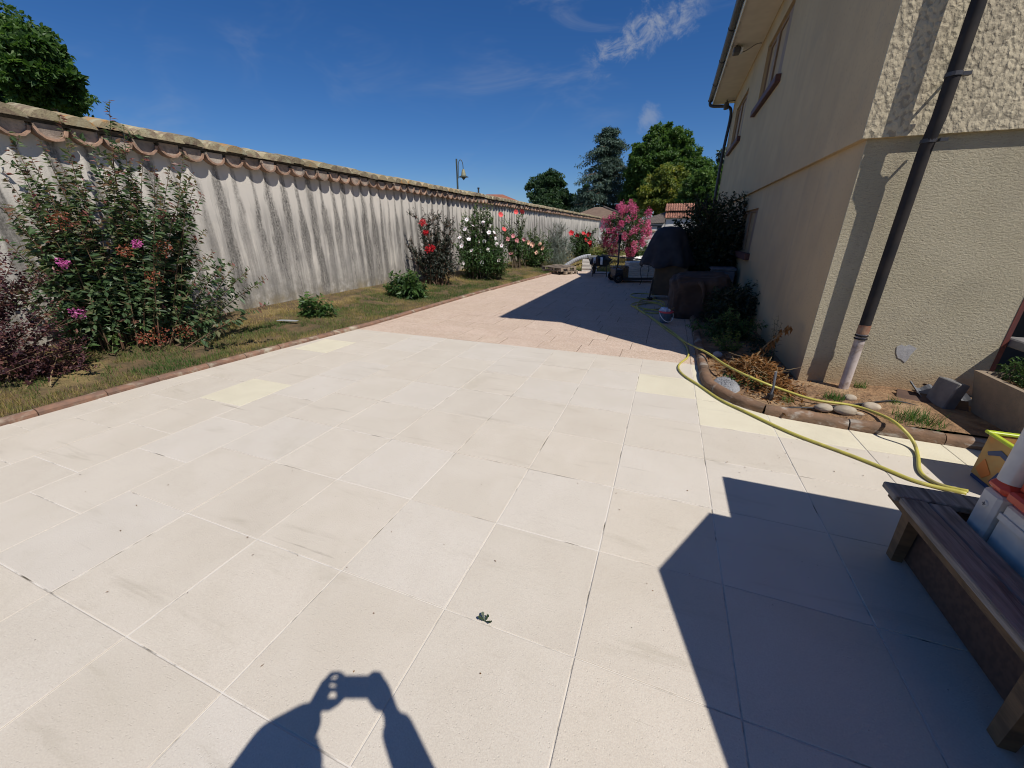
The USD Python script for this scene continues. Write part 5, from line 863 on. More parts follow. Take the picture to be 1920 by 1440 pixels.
for nm, mt, pl in (('print', 'ink_blue', [(2.96, .10), (2.975, .13), (3.05, .16), (3.1, .14), (3.13, .06), (3.11, .05), (3.08, .12), (3.02, .13)]), ('print', 'ink_blue', [(3.0, .24), (3.16, .27), (3.24, .22), (3.23, .21), (3.15, .25), (3.0, .225)]), ('print', 'ink_orange', [(2.985, .06), (3.07, .11), (3.1, .05), (3.03, .035)]), ('print', 'ink_orange', [(3.16, .10), (3.24, .16), (3.27, .08), (3.2, .05)])):
    pq = sg.Polygon([(y + (.012 if y < 2.985 else 0), z) for y, z in pl]).buffer(0.007).simplify(0.001); m = trimesh.creation.extrude_polygon(pq, 0.0025, engine='earcut'); v = m.vertices; part(t, nm, (np.c_[CX0 + .0195 - v[:, 2] * (1 if nm else 0) - 0.0008 * (mt == 'ink_blue'), v[:, 0], v[:, 1]], m.faces), mt)
for nm, c, r, mt in (('toy_ball', (2.42, 3.2, 0.30), 0.06, 'toy_blue'), ('toy_ball', (2.30, 3.1, 0.28), 0.055, 'toy_yellow'), ('toy_ball', (2.42, 3.06, 0.28), 0.06, 'ink_orange')): tag_ = thing(nm, {'toy_blue': 'blue toy ball inside the lime-rimmed crate', 'toy_yellow': 'yellow toy ball inside the lime-rimmed crate', 'ink_orange': 'orange toy ball inside the lime-rimmed crate'}[mt], 'ball', c); part(tag_, 'ball', blob(c, r, 1, 0.02, 3), mt, smooth=True)

# ------------------------------------------------------------------ wooden frame bench and the white and orange playhouse standing on it
look('plank', (0.34, 0.285, 0.235), (0.22, 0.18, 0.145), 4.5, 0.8, bump=0.9, bscale=22.0, stretch=(12, 1.0, 12), c3=(0.13, 0.10, 0.08), s3=2.0, bdist=0.006); look('plank_side', (0.20, 0.12, 0.06), (0.12, 0.075, 0.04), 5.0, 0.8, bump=0.4, bscale=40.0, stretch=(1, 1, 4))
look('toy_white', (0.68, 0.62, 0.53), (0.57, 0.51, 0.44), 5.0, 0.55, c3=(0.42, 0.39, 0.36), s3=3.0, bump=0.1, bscale=60.0); look('toy_orange', (0.62, 0.075, 0.03), (0.55, 0.065, 0.028), 6.0, 0.45, spec=0.5)
t = thing('plank_frame', 'low weathered wooden frame bench of wide grey planks on stubby legs', 'bench', (1.5, 1.6, 0)); BZ = 0.40
part(t, 'plank', bx((1.205, 0.72, BZ - .034), (1.306, 2.118, BZ), .005), 'plank'); part(t, 'plank', bx((1.312, 0.72, BZ - .036), (1.395, 2.118, BZ - .003), .005), 'plank')
part(t, 'plank', turned(bx((1.19, 2.125, BZ - .033), (2.7, 2.25, BZ + .001), .005), np.array([1.2, 2.2, BZ]), 0.0), 'plank'); part(t, 'plank', bx((1.205, 0.60, BZ - .034), (2.7, 0.715, BZ), .005), 'plank'); part(t, 'plank', bx((2.5, 0.72, BZ - .034), (2.7, 2.118, BZ), .005), 'plank')
part(t, 'rail', bx((1.22, 0.66, BZ - .075), (1.262, 2.235, BZ - .036), .004), 'plank_side'); part(t, 'apron', bx((1.352, 0.70, 0.012), (1.374, 2.205, BZ - .04)), 'wood_brown'); part(t, 'apron', bx((1.376, 2.135, 0.012), (2.6, 2.155, BZ - .04)), 'wood_brown'); part(t, 'sand_box_floor', bx((1.396, 0.72, 0.13), (2.5, 2.13, 0.2)), 'earth')
for x, y in ((1.315, 2.17), (1.262, 1.31), (2.56, 2.175), (2.56, 0.75), (1.27, 0.68)): part(t, 'leg', hull([(x + a * .027 * s, y + b_ * .03 * s, z) for a in (-1, 1) for b_ in (-1, 1) for z, s in ((0.0, 0.85), (BZ - .0765, 1.1))]), 'plank_side')
t = thing('playhouse', 'white and orange plastic playhouse standing on the wooden frame', 'playhouse', (2.0, 1.3, 0.2)); hx, hy = 1.47, 2.02
def post(x, y, z0, z1, r=.042): return tube([(x, y, z0), (x, y, z1)], r, 16)
part(t, 'post', post(hx, hy, .62, 1.45), 'toy_white', smooth=40); part(t, 'post_foot', bx((hx - .045, hy - .055, .2), (hx + .05, hy + .045, .565), .012), 'toy_white')
part(t, 'band', bx((hx - .047, hy - .058, .567), (hx + .055, hy + .046, .618), .02), 'toy_orange')
part(t, 'screw_cap', turned(cat_([lathe([(0, .004), (.014, .004), (.017, 0)], (0, 0, 0), 14)]), np.zeros(3), 0, 0, -np.pi / 2)[0] + np.array([hx - .0455, hy - .005, .50]) if False else (turned(lathe([(0, .004), (.014, .004), (.017, 0)], (0, 0, 0), 14), np.zeros(3), 0, 0, -np.pi / 2)[0] + np.array([hx - .0455, hy - .005, .50]), lathe([(0, .004), (.014, .004), (.017, 0)], (0, 0, 0), 14)[1]), 'toy_white')
part(t, 'screw_slot', cat_([bx((hx - .0515, hy - .014, .498), (hx - .0494, hy + .004, .502)), bx((hx - .0515, hy - .007, .491), (hx - .0496, hy - .003, .509))]), 'concrete')
part(t, 'lower_panel', cat_([bx((hx - .02, .30, .2), (hx + .02, hy - .056, .545), .008), bx((hx - .028, .30, .47), (hx - .021, hy - .056, .50), .002)]), 'toy_white'); part(t, 'panel_band', bx((hx - .042, .30, .567), (hx + .04, hy - .063, .612), .01), 'toy_orange')
part(t, 'side_wall', hull([(x, y, z) for x in (hx + .0, hx + .03) for y, z in ((.30, .613), (hy - .05, .613), (hy - .05, .95), (.30, .95))]), 'toy_orange')
part(t, 'upper_side_wall', hull([(x, y, z) for x in (hx - .01, hx + .03) for y, z in ((.30, .951), (hy - .043, .951), (hy - .043, 1.45), (.30, 1.45))]), 'toy_white')
part(t, 'back_wall', bx((hx + .056, hy - .01, .2), (2.6, hy + .01, 1.45)), 'toy_white'); part(t, 'floor', bx((hx + .05, .32, .2), (2.6, hy - .011, .23)), 'toy_orange')
part(t, 'front_wall', bx((hx + .031, .30, .24), (2.6, .32, 1.45)), 'toy_white'); part(t, 'post', post(2.6, hy, .2, 1.45), 'toy_white', smooth=40); part(t, 'balcony_rail', bx((1.435, 1.58, 1.452), (2.6, hy + .03, 1.475), .006), 'toy_orange')
gab = [(.24, 1.47), (.84, 1.90), (1.56, 1.47)]; part(t, 'gable', hull([(x, y, z) for x in (hx - .01, hx + .02) for y, z in gab]), 'toy_white'); part(t, 'gable', hull([(x, y, z) for x in (2.58, 2.61) for y, z in gab]), 'toy_white')
for (ya, za), (yb, zb) in (((1.60, 1.452), (.84, 1.92)), ((.84, 1.92), (.20, 1.50))): part(t, 'roof_panel', hull([(x, y, z + dz) for x in (1.325, 2.72) for y, z in ((ya, za), (yb, zb)) for dz in (0, .025)]), 'toy_orange')

# ------------------------------------------------------------------ far end of the terrace
look('pallet_wood', (0.30, 0.24, 0.18), (0.20, 0.155, 0.115), 6.0, 0.85, vary=0.15, stretch=(3, 3, 10)); look('slab_cream', (0.66, 0.62, 0.56), (0.58, 0.54, 0.48), 8.0, 0.85, vary=0.05); look('rubber', (0.018, 0.018, 0.02), None, rough=0.7); look('steel_dark', (0.035, 0.035, 0.038), (0.05, 0.048, 0.046), 8.0, 0.5, spec=0.5); look('barrow_green', (0.05, 0.055, 0.05), (0.035, 0.038, 0.036), 8.0, 0.5); look('bbq_cover', (0.018, 0.02, 0.028), (0.03, 0.033, 0.042), 5.0, 0.65, bump=0.3, bscale=9.0); look('tarp_brown', (0.075, 0.047, 0.035), (0.05, 0.032, 0.025), 5.0, 0.75, bump=0.5, bscale=12.0, c3=(0.10, 0.07, 0.055), s3=4.0); look('grey_pipe', (0.36, 0.37, 0.38), (0.30, 0.31, 0.32), 9.0, 0.5); look('bbq_tan', (0.10, 0.075, 0.05), (0.07, 0.055, 0.04), 8.0, 0.7)
def pallet(name, label, c, rz, tilt, group=None):
    t = thing(name, label, 'pallet', c, group); ctr = np.asarray(c, float)
    P = [('top_board', (-.6, y, .115), (.6, y + .1, .137)) for y in (-.4, -.225, -.05, .125, .3)] + [('stringer', (x, -.4, .093), (x + .1, .4, .1145)) for x in (-.6, -.05, .5)] + [('block', (x, y, .0225), (x + .1, y + .12, .0925)) for x in (-.6, -.05, .5) for y in (-.4, -.06, .28)] + [('bottom_board', (-.6, y, 0), (.6, y + .1, .022)) for y in (-.4, -.05, .3)]
    for nm, lo, hi in P: part(t, nm, turned(bx(np.array(lo) + ctr, np.array(hi) + ctr), ctr, rz, tilt), 'pallet_wood')
pc = G(1048, 513); pallet('pallet', 'lower grey wooden pallet lying at the edge of the paving by the grass', pc + [0, 0.15, 0.0], -0.42, 0.0); pallet('pallet', 'upper weathered pallet stacked askew on the other one', pc + [-0.05, 0.12, 0.145], -0.60, 0.05)
def slab_stack(name, label, c, n, w, d, th, rz, group=None):
    t = thing(name, label, 'slab stack', c, group)
    for k in range(n): part(t, 'slab', turned(bx(np.array(c) + [-w / 2, -d / 2, k * (th + .010)] + RNG.normal(0, .008, 3) * [1, 1, 0], np.array(c) + [w / 2, d / 2, k * (th + .010) + th] + [0, 0, 0], .006), np.asarray(c), rz + RNG.normal(0, .012)), 'slab_cream')
c = G(1100, 510) * [1, 1, 0] + [0.02, 0.5, 0]; slab_stack('slab_stack', 'sunlit stack of cream slabs behind the pallets', c, 8, 0.62, 0.6, .05, 0.12)
c = c + [-0.05, 0.0, 0.482]; t = thing('offcut', 'short wooden offcut lying on the sunlit slabs', 'offcut', c); part(t, 'wood', turned(bx(c + [-.25, -.05, 0], c + [.2, .03, .04]), c, -0.15), 'plank_side')
pp = spline([V(x, y, G(1088, 512) + [0, 1.0, 0]) for x, y in [(1055, 505), (1063, 497), (1076, 489), (1090, 483), (1108, 480)]], 60); t = thing('drain_pipe', 'pale grey ribbed pipe arching over the slab stack', 'pipe', pp[0]); part(t, 'pipe', tube(pp, 0.085 + 0.006 * np.cos(np.arange(60) * 1.6), 12), 'grey_pipe', smooth=True)
# wheelbarrow seen from its handles
w0 = G(1124, 519); mb_ = mpp(w0); t = thing('wheelbarrow', 'dark wheelbarrow standing on its legs with cloths hung over the tray', 'wheelbarrow', w0); W = np.eye(3); r_, f_ = RT, HD
def wp(a, b_, z): return w0 + r_ * a + f_ * b_ + np.array([0, 0, z])
rim0, rim1, bt0, bt1 = [wp(-.42, 0, .62), wp(.42, 0, .62)], [wp(-.38, .85, .72), wp(.38, .85, .72)], [wp(-.26, .1, .36), wp(.26, .1, .36)], [wp(-.22, .6, .36), wp(.22, .6, .36)]
tray = m3.Manifold.hull_points(np.array(rim0 + rim1 + bt0 + bt1)); inn = m3.Manifold.hull_points(np.array([wp(-.395, .02, .63), wp(.395, .02, .63), wp(-.355, .83, .73), wp(.355, .83, .73), wp(-.24, .12, .375), wp(.24, .12, .375), wp(-.2, .58, .375), wp(.2, .58, .375)])); part(t, 'tray', tray - inn, 'barrow_green')
for s in (-1, 1): part(t, 'leg', tube([wp(s * .27, .02, 0), wp(s * .25, .12, .35)], .018, 6), 'steel_dark'); part(t, 'handle', tube([wp(s * .33, -.55, .60), wp(s * .28, 0, .42), wp(s * .2, .6, .33), wp(s * .08, 1.1, .2)], .018, 6), 'steel_dark')
part(t, 'cross_bar', tube([wp(-.27, .02, .12), wp(.27, .02, .12)], .014, 6), 'steel_dark'); th_ = np.linspace(0, 2 * np.pi, 15)[:-1]; part(t, 'wheel', tube([wp(0, 1.1 + .15 * np.cos(a), .19 + .15 * np.sin(a)) for a in np.r_[th_, 0, .45]], .042, 6), 'rubber')
for i, (a0, a1, mt) in enumerate(((-.40, -.28, 'bbq_cover'), (-.275, -.19, 'daisy_white'), (-.185, -.10, 'tarp_brown'), (-.095, -.02, 'bbq_cover'), (-.015, .07, 'daisy_white'))):
    cl = thing('rag', ['black rag hung at the outer corner of the barrow tray', 'narrow white rag beside the outermost black one on the barrow', 'brown rag in the middle of the rags on the barrow', 'black rag between the brown and white rags on the barrow', 'white rag nearest the middle of the barrow tray'][i], 'rag', wp((a0 + a1) / 2, -.02, .6), 'rags hung over the wheelbarrow tray'); X = np.linspace(a0, a1, 4); Z = [.66, .70, .64, .52, .44 + .05 * (i % 2)]; B = [.12, .02, -.035, -.05, -.045]
    vg = np.array([wp(x + .01 * np.sin(9 * z), b_ + .012 * np.sin(40 * x + z * 5), z) for x in X for z, b_ in zip(Z, B)]); fg = [[i_ * 5 + j, i_ * 5 + j + 1, i_ * 5 + j + 6] for i_ in range(3) for j in range(4)] + [[i_ * 5 + j, i_ * 5 + j + 6, i_ * 5 + j + 5] for i_ in range(3) for j in range(4)]
    back_ = vg + f_ * .008; n0 = len(vg); part(cl, 'cloth', (np.vstack([vg, back_]), np.vstack([fg, np.array(fg)[:, ::-1] + n0])), mt)
c0, c1 = V(1128, 478, w0 + f_ * .5), V(1222, 489, w0 + f_ * .5 + r_ * 1.2); t = thing('long_plank', 'long pale plank laid across the wheelbarrow', 'plank', (c0 + c1) / 2); n_ = np.cross(c1 - c0, [0, 0, 1.0]); n_ /= np.linalg.norm(n_); part(t, 'plank', hull([p + n_ * s * .09 + [0, 0, z] for p in (c0, c1) for s in (-1, 1) for z in (-.02, .02)]), 'pallet_wood')
# platform trolley with a stack of slabs
j0 = G(1158, 531); t = thing('pallet_truck', 'black pallet truck with a tall steering pole carrying the shaded slabs', 'pallet truck', j0)
def jp(a, b_, z): return j0 + r_ * a + f_ * b_ + np.array([0, 0, z])
wc = jp(0, 0, .16); part(t, 'wheel', tube([wc + r_ * .115 * np.cos(a) + np.array([0, 0, .115 * np.sin(a)]) for a in np.r_[th_, 0, .45]], .045, 7), 'rubber'); part(t, 'wheel_hub', turned(lathe([(0, .02), (.07, .02), (.07, -.02), (0, -.02)], (0, 0, 0), 12), np.zeros(3), 0, np.pi / 2)[0] @ np.array([r_, f_, ZUP]) + wc if False else blob(wc, .06, 1, .02, 2, (1, .5, 1)), 'steel_dark')
for s in (.12, .62): part(t, 'fork', bx((0, 0, 0), (1, 1, 1)) if False else hull([jp(a, b_, z) for a in (.0, 1.45) for b_ in (s, s + .16) for z in (.09, .16)]), 'steel_dark')
part(t, 'mast', hull([jp(a, b_, z) for a in (-.08, .16) for b_ in (.1, .75) for z in (.2, .42)]), 'steel_dark'); hd_ = V(1163, 440, j0 + f_ * .2); part(t, 'steering_pole', tube([jp(-.02, .3, .4), jp(.02, .25, .6), hd_ - (hd_ - jp(0, .3, .6)) * .25], .03, 8), 'steel_dark'); part(t, 'grip', tube([hd_ - (hd_ - jp(0, .3, .6)) * .28, hd_], .05, 8), 'rubber'); part(t, 'far_wheel', tube([jp(0, .8, .16) + r_ * .115 * np.cos(a) + np.array([0, 0, .115 * np.sin(a)]) for a in np.r_[th_, 0, .45]], .045, 7), 'rubber')
sc_ = jp(.68, .42, .165); slab_stack('slab_stack', 'tall shaded stack of slabs nearest the pallet truck pole', sc_, 8, .62, .6, .052, YAW); slab_stack('slab_stack', 'lower shaded slab stack half hidden by the covered barbecue', sc_ + r_ * .62, 7, .56, .58, .052, YAW)
t = thing('timber_offcuts', 'upright timber offcuts wedged between truck mast and slabs', 'timber', jp(.27, .3, .165)); [part(t, 'timber', hull([jp(.19 + k * .045 + a, .15 + b_, .165 + z) for a in (0, .04) for b_ in (0, .5) for z in (0, .30 + .05 * (k % 2))]), 'plank_side') for k in range(4)]
bt = jp(.1, .9, .0); t = thing('low_crate', 'small wooden crate behind the pallet truck', 'crate', bt); part(t, 'box', hull([bt + r_ * a + f_ * b_ + [0, 0, z] for a in (-.05, .6) for b_ in (0, .4) for z in (0, .42)]), 'plank_side'); part(t, 'lid', hull([bt + r_ * a + f_ * b_ + [0, 0, z] for a in (-.08, .63) for b_ in (-.03, .43) for z in (.421, .45)]), 'pallet_wood')
# debris on the dry grass
for lab, px, py, r, mt, sq in (('white crumpled sacks heaped on the dry grass', 1212, 492, .55, 'daisy_white', (1.2, .8, .35)), ('dark rubble sack beside the white sacks', 1190, 490, .3, 'slate_grey', (1.1, .8, .8)), ('pale sack lying nearest the pink tree trunk', 1172, 487, .3, 'pebble', (1.3, .8, .5))):
    c = G(px, py) * [1, 1, 0]; t = thing('sack', lab, 'sack', c); part(t, 'sack', blob(c + [0, 0, r * .3], r, px, .45, 3, sq, 2.6), mt)
# covered barbecue
q0 = np.array([-0.03, 10.65, 0.0]); t = thing('barbecue', 'kettle barbecue under a big black weather cover', 'barbecue', q0); zt, zb = V(1265, 424, q0)[2], .80
th2 = np.linspace(0, 2 * np.pi, 49)[:-1]; vs = []
for fz, rad in ((1.0, .02), (.985, .16), (.95, .27), (.86, .34), (.7, .41), (.5, .47), (.28, .54), (.12, .60), (.04, .62), (0.0, .59)):
    w_ = 1 + (1 - fz) * .075 * np.cos(th2 * 7 + fz * 3) + (1 - fz) * .045 * np.cos(th2 * 13 + 1 - fz * 2); vs.append(np.c_[q0[0] + rad * w_ * np.cos(th2), q0[1] + rad * w_ * np.sin(th2) * .8, np.full(48, zb + fz * (zt - zb)) + (1 - fz) ** 2 * .035 * np.cos(th2 * 5)])
v = np.vstack(vs); f = [];
for i in range(len(vs) - 1):
    for j in range(48): p, q = i * 48 + j, i * 48 + (j + 1) % 48; f += [[p, p + 48, q + 48], [p, q + 48, q]]
f += [[0, j, j + 1] for j in range(1, 47)]; part(t, 'cover', (v, np.array(f)), 'bbq_cover', smooth=True)
part(t, 'cabinet', bx(q0 + [-.24, -.3, .12], q0 + [.5, .3, .85], .02), 'bbq_tan'); [part(t, 'leg', tube([q0 + [a, b_, 0.05], q0 + [a * .9, b_ * .9, .5]], .02, 6), 'steel_dark') for a in (-.28, .55) for b_ in (-.32, .3)]; part(t, 'foot', bx(q0 + [-.34, -.38, 0], q0 + [-.2, -.24, .06], .02), 'rubber'); part(t, 'tie_cord', tube(spline([q0 + [-.52, -.3, .85], q0 + [-.56, -.32, .65], q0 + [-.52, -.31, .5], q0 + [-.55, -.31, .35]], 14), .008, 4), 'cable_black')
# brown tarpaulin and the grey box
b0 = np.array([0.66, 8.75, 0.0]); m = trimesh.creation.icosphere(subdivisions=4); d = m.vertices; e = np.sign(d) * np.abs(d) ** .42; k = 1 + .2 * (meshkit.fbm(d * 2.3 + 4, 4, 9) - .5) - .10 * np.abs(meshkit.fbm(d * [3.2, 3.2, 1.1] + 8, 3, 4) - .5) * 2 + .03 * np.sin(d[:, 0] * 13 + d[:, 1] * 9 + 2 * d[:, 2]) * np.clip(1 - d[:, 2], 0, 1); v = b0 + e * k[:, None] * [.56, .62, .47] + [0, 0, .36]; v[:, 2] = np.maximum(v[:, 2] + .04 * (v[:, 0] - b0[0]), 0.0)
t = thing('tarpaulin', 'crumpled dark brown tarpaulin wrapped round a garden bench', 'tarpaulin', b0); part(t, 'sheet', (v, m.faces), 'tarp_brown', smooth=True); part(t, 'fold', tube(spline([b0 + [-.05, -.62, .72], b0 + [.02, -.66, .62], b0 + [.06, -.65, .45], b0 + [.05, -.63, .3]], 14), np.linspace(.05, .015, 14), 7), 'tarp_brown', smooth=True)
t = thing('storage_box', 'slate grey box standing behind the brown tarpaulin', 'box', (1.1, 10.2, 0)); part(t, 'box', bx((.95, 9.95, 0), (1.42, 10.4, .78), .02), 'slate_grey'); part(t, 'lid', bx((.93, 9.93, .781), (1.44, 10.42, .84), .02), 'slate_grey')
# bucket of wash cloths
look('bucket_blue', (0.10, 0.14, 0.19), (0.075, 0.10, 0.14), 12.0, 0.5); look('bucket_pink', (0.65, 0.09, 0.12), None, rough=0.45); look('cloth_blue', (0.42, 0.52, 0.70), (0.6, 0.62, 0.68), 9.0, 0.9)
u0 = G(1246, 605); t = thing('bucket', 'blue-grey bucket with a pink rim standing before the tarpaulin', 'bucket', u0); part(t, 'body', lathe([(0.0, 0.006), (.085, 0.0), (.118, .2), (.112, .2), (.08, .01)], u0, 20), 'bucket_blue', smooth=40); part(t, 'rim', lathe([(.112, .195), (.128, .195), (.13, .222), (.115, .225), (.112, .195)], u0, 20), 'bucket_pink', smooth=40)
part(t, 'handle', tube([u0 + RT * .125 * np.cos(a) - HD * .06 * np.sin(a) + [0, 0, .2 - .15 * np.sin(a)] - HD * .11 * (np.sin(a)) for a in np.linspace(0, np.pi, 14)], .006, 5), 'daisy_white')
t = thing('wash_cloth', 'pale blue cloth bundle heaped in the bucket', 'cloth', u0 + [0, 0, .2]); part(t, 'cloth', blob(u0 + [-.04, 0, .23], .075, 4, .5, 3, (1.1, 1, .75), 2.5), 'cloth_blue'); t = thing('scrub_brush', 'wooden scrubbing brush sticking out of the bucket', 'brush', u0 + [0.05, 0, .2]); part(t, 'handle', tube([u0 + RT * .02 + [0, 0, .2], u0 + RT * .14 + [0, 0, .28]], .014, 7), 'plank_side'); part(t, 'bristles', blob(u0 + RT * .04 + [0, 0, .22], .04, 2, .2, 2), 'daisy_white')
# weed in the paving joint
wb = G(910, 1166, 0.001); t = thing('joint_weed', 'lone flat weed with notched leaves growing in a paving joint', 'weed', wb)
for px, py in ((897, 1160), (904, 1152), (916, 1157), (922, 1171)):
    e = G(px, py, .012) - wb; L = np.linalg.norm(e); e /= L; s_ = np.cross([0, 0, 1.0], e); pts = []
    for u_, w_ in ((0, .0015), (.25, .0025), (.35, .006), (.42, .003), (.55, .0075), (.62, .004), (.8, .0085), (.95, .006), (1.02, 0.0)): pts.append((u_, w_))
    v = [wb + e * L * u_ + s_ * w_ * sg_ + [0, 0, .004 + .012 * u_] for sg_ in (1, -1) for u_, w_ in pts]; n0 = len(pts); f = [[i, i + 1, n0 + i + 1] for i in range(n0 - 1)] + [[i, n0 + i + 1, n0 + i] for i in range(n0 - 1)]; part(t, 'leaf', (np.array(v), np.array(f)), 'leaf_dark', tone=np.full(2 * n0, .75))
# litter of small leaves and crumbs on the paving
n = 60; pts_ = [G(RNG.uniform(1350, 1800), RNG.uniform(800, 900)) for _ in range(30)] + [G(RNG.uniform(100, 1300), RNG.uniform(680, 1300)) for _ in range(30)]; pos = np.array(pts_) * [1, 1, 0] + [0, 0, .004]; pos = pos[(pos[:, 1] < 3.6) | (pos[:, 0] < .3)]; n = len(pos); v, f = leaves(pos, unit(n) * [1, 1, .1], unit(n) * .2 + [0, 0, 1.0], RNG.uniform(.006, .018, n), RNG.uniform(.003, .008, n), .3)
single('leaf_litter', (v, f), 'dried_leaf', 'tiny crumbs and dry leaf bits strewn over the paving', 'litter', kind='stuff', tone=np.repeat(RNG.uniform(0, .4, n), 4))
v, f = leaves(np.array([G(533, 609, .09), G(528, 608, .09)]), np.array([[.3, .2, .02], [.25, .22, .02]]), np.array([[0, 0, 1.0], [0, .1, 1.0]]), np.array([.3, .28]), np.array([.05, .05]), .1)
t = thing('roof_splinter', 'flat pale grey shard lying in the grass near the kerb', 'shard', Gs(540, 607)); c = Gs(540, 607) + [0, 0, .05]; part(t, 'shard', turned(hull([c + np.array(p) for p in ((-.16, -.02, 0), (.15, -.035, 0), (.17, .02, 0), (-.1, .03, 0), (-.16, -.02, .012), (.15, -.035, .012), (.17, .02, .012), (-.1, .03, .012))]), c, .5, 0, .05), 'grey_pipe')
t = thing('boundary_stone', 'flat ochre stone leaning on the wall between two shrubs', 'stone', Gs(836, 528)); c = np.array([WALLX + .12, Gs(838, 530)[1], .3]); part(t, 'slab', hull([c + np.array(p) for p in ((-.06, -.35, -.1), (-.06, .4, -.1), (-.1, .2, .62), (-.1, -.05, .55), (0.04, -.35, -.1), (0.04, .4, -.1), (-.03, .2, .62), (-.03, -.05, .55))]), 'pebble')

# ------------------------------------------------------------------ the person taking the picture, behind the camera: only the shadow falls into view
look('skin', (0.42, 0.26, 0.18), (0.37, 0.22, 0.15), 9.0, 0.55); look('shirt', (0.16, 0.2, 0.28), (0.13, 0.17, 0.24), 5.0, 0.9); look('shorts', (0.1, 0.095, 0.085), (0.08, 0.075, 0.07), 5.0, 0.9); look('hair', (0.03, 0.022, 0.016), None, rough=0.6); look('phone_black', (0.015, 0.015, 0.018), None, rough=0.25, spec=0.6); look('shoe', (0.3, 0.3, 0.3), (0.2, 0.2, 0.2), 7.0, 0.7)
def PH(r, u, f): return EYE + RT * r + UP * u + FW * f
ball = trimesh.creation.icosphere(subdivisions=2).vertices
def chain(joints):
    out = []
    for (p, a), (q, b_) in zip(joints[:-1], joints[1:]): out.append(m3.Manifold.hull_points(np.vstack([np.asarray(p) + ball * a, np.asarray(q) + ball * b_])))
    return out
def fuse(parts, fine, it=8):
    m = m3.Manifold.batch_boolean(parts, m3.OpType.Add).refine_to_length(fine); v, f = as_vf(m); t_ = trimesh.Trimesh(v, f); trimesh.smoothing.filter_taubin(t_, iterations=it); return t_
chest, pel, neck, head = np.array([.13, -.43, 1.30]), np.array([.17, -.48, .95]), np.array([.115, -.37, 1.47]), np.array([.10, -.30, 1.65])
S = {-1: np.array([-.06, -.49, 1.41]), 1: np.array([.315, -.35, 1.41])}; El = {-1: np.array([-.21, -.26, 1.33]), 1: np.array([.42, -.12, 1.28])}
Wr = {-1: PH(-.085, -.085, -.075), 1: PH(.215, -.085, -.075)}; hips = {s: pel + RT * .09 * s + [0, 0, -.03] for s in (-1, 1)}; knee = {s: hips[s] + HD * .02 + RT * .01 * s + [0, 0, -.44] for s in (-1, 1)}; ank = {s: knee[s] - HD * .03 + RT * .015 * s + [0, 0, -.40] for s in (-1, 1)}
B = chain([(pel, .125), (chest * .4 + pel * .6, .12), (chest, .135)]) + chain([(pel - RT * .07, .11), (pel + RT * .07, .11)]) + chain([(chest - RT * .10 + [0, 0, .03], .09), (chest + RT * .10 + [0, 0, .03], .09)]) + chain([(chest + [0, 0, .12], .07), (neck, .055), (head - [0, 0, .05], .06)]) + chain([(head + [0, 0, .02], .088), (head + HD * .03 + [0, 0, -.06], .058)]) + chain([(head + HD * .085 + [0, 0, .01], .012), (head + HD * .10 + [0, 0, -.025], .013)])
B += chain([(head + RT * .085 + [0, 0, .0], .018), (head + RT * .088 + [0, 0, -.03], .012)]) + chain([(head - RT * .085 + [0, 0, .0], .018), (head - RT * .088 + [0, 0, -.03], .012)])
for s in (-1, 1):
    B += chain([(chest + RT * s * .1 + [0, 0, .1], .065), (S[s], .06), (El[s], .046), (Wr[s], .031)]) + chain([(hips[s], .085), (knee[s], .055), (knee[s] - [0, 0, .12] - HD * .012, .055), (ank[s], .036)]) + chain([(ank[s] - [0, 0, .04], .038), (ank[s] + HD * .15 - [0, 0, .055], .03)])
body = fuse(B, .02)
def hand(s):
    o = lambda r, u, f: PH(.065 + s * (r * .9 - .002), u, f)   # r measured outward from the middle of the phone
    K = [m3.Manifold.hull_points(np.vstack([Wr[s] + ball * .025] + [o(*p) + ball * .013 for p in ((.128, .012, -.04), (.138, -.012, -.038), (.138, -.038, -.04), (.13, -.06, -.045)) + (((.104, .006, -.03), (.104, -.05, -.03)) if s > 0 else ((.118, -.02, -.03),))]))]
    K += chain([(o(.126, .016, -.038), .0095), (o(.105, .037, -.026), .0088), (o(.078, .034, -.018), .008), (o(.062, .022, -.013), .0075)]) + chain([(o(.136, -.010, -.036), .0098), (o(.117, .006, -.022), .009), (o(.097, .002, -.016), .0082), (o(.085, -.008, -.014), .0078)])
    K += chain([(o(.136, -.034, -.036), .0095), (o(.118, -.027, -.020), .0088), (o(.100, -.028, -.016), .008), (o(.088, -.034, -.014), .0075)]) + chain([(o(.130, -.056, -.04), .0085), (o(.112, -.062, -.024), .008), (o(.094, -.066, -.018), .0072), (o(.082, -.066, -.015), .0068)])
    K += chain([(o(.13, -.058, -.06), .012), (o(.10, -.066, -.05), .0105), (o(.075, -.062, -.034), .0095), (o(.058, -.05, -.027), .0085)]); return K
skin = fuse(B + hand(-1) + hand(1), .012, 4)
t = thing('person', 'person behind the view whose shadow shows two arms holding a phone', 'person', pel * [1, 1, 0]); part(t, 'body', skin, 'skin', smooth=True)
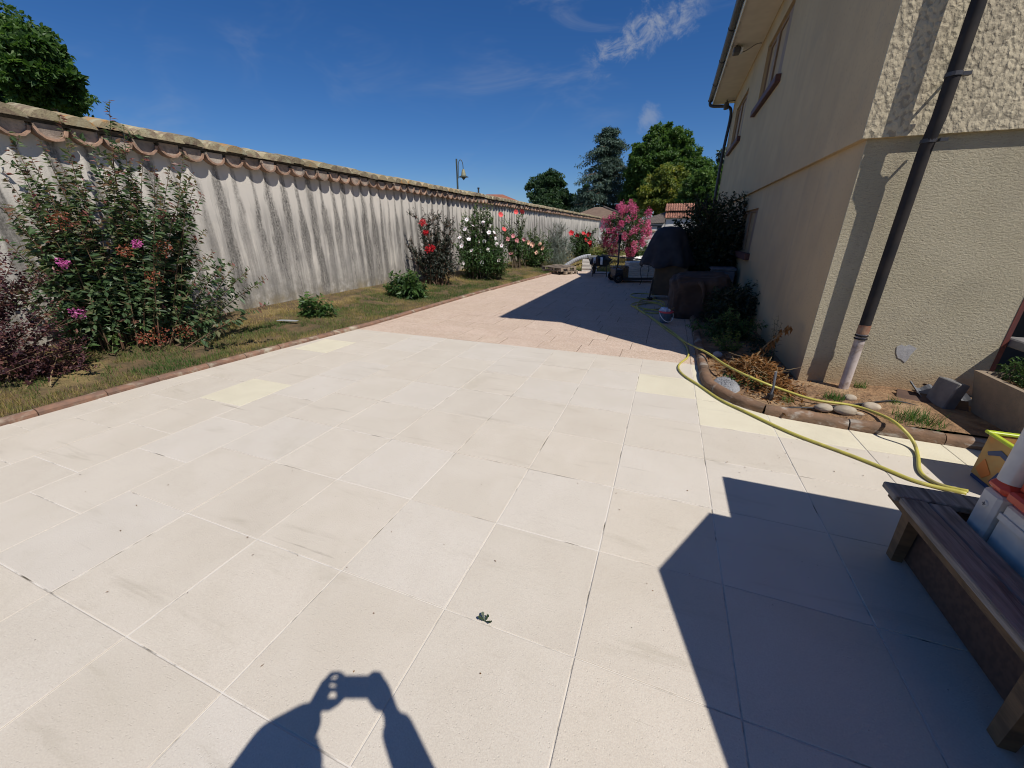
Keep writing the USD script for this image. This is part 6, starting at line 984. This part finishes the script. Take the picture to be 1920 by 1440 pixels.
sh = [m3.Manifold.hull_points(np.vstack([np.asarray(p) + ball * a, np.asarray(q) + ball * b_])) for (p, a), (q, b_) in [((pel + [0, 0, .0], .145), (chest, .152)), ((pel - RT * .075, .125), (pel + RT * .075, .125)), ((chest - RT * .10 + [0, 0, .03], .105), (chest + RT * .10 + [0, 0, .03], .105))] + [((chest + RT * s * .1 + [0, 0, .09], .082), (S[s], .076)) for s in (-1, 1)] + [((S[s], .076), (El[s], .072)) for s in (-1, 1)] + [((El[1], .066), (El[1] * .12 + Wr[1] * .88, .052)), ((El[-1], .076), (El[-1] * .5 + Wr[-1] * .5 - RT * .012, .092)), ((El[-1] * .5 + Wr[-1] * .5 - RT * .012, .092), (El[-1] * .1 + Wr[-1] * .9, .062))]]
part(t, 'shirt', fuse(sh, .025), 'shirt', smooth=True); part(t, 'shorts', fuse([m3.Manifold.hull_points(np.vstack([hips[s] + ball * .10, knee[s] + [0, 0, .08] + ball * .08])) for s in (-1, 1)] + [m3.Manifold.hull_points(np.vstack([hips[-1] + [0, 0, .05] + ball * .11, hips[1] + [0, 0, .05] + ball * .11]))], .025), 'shorts', smooth=True)
part(t, 'hair', fuse([m3.Manifold.hull_points(np.vstack([head - HD * .012 + [0, 0, .04] + ball * .09, head - HD * .04 + [0, 0, -.02] + ball * .075]))], .015), 'hair', smooth=True)
for s in (-1, 1): part(t, 'eye', blob(head + RT * s * .032 + HD * .083 + [0, 0, .012], .011, 1, 0, 1), 'daisy_white'); part(t, 'shoe', fuse([m3.Manifold.hull_points(np.vstack([(ank[s] + [0, 0, -.035]) * [1, 1, 1] + ball * .042, (ank[s] + HD * .16) * [1, 1, 0] + [0, 0, .035] + ball * .035, (ank[s] - HD * .04) * [1, 1, 0] + [0, 0, .04] + ball * .04]))], .02), 'shoe', smooth=True)
part(t, 'mouth', hull([head + HD * .088 + RT * a + [0, 0, z] for a in (-.022, .022) for z in (-.055, -.048)] + [head + HD * .092 + [0, 0, -.052], head + HD * .08 + [0, 0, -.052]]), 'sill_brown')
phc = PH(.065, -.022, -.009); t = thing('phone', 'black phone held out level in both hands, known from its shadow', 'phone', phc); part(t, 'case', hull([PH(.065 + a * .08, -.024 + b_ * .041, -.009 + c_ * .004) for a, b_ in ((-1, -.8), (-1, .8), (1, -.8), (1, .8), (-.9, -1), (-.9, 1), (.9, -1), (.9, 1)) for c_ in (-1, 1)]), 'phone_black'); part(t, 'screen', hull([PH(.065 + a * .074, -.022 + b_ * .034, -.0135 + c_ * .0003) for a in (-1, 1) for b_ in (-1, 1) for c_ in (-1, 1)]), 'window_dark')
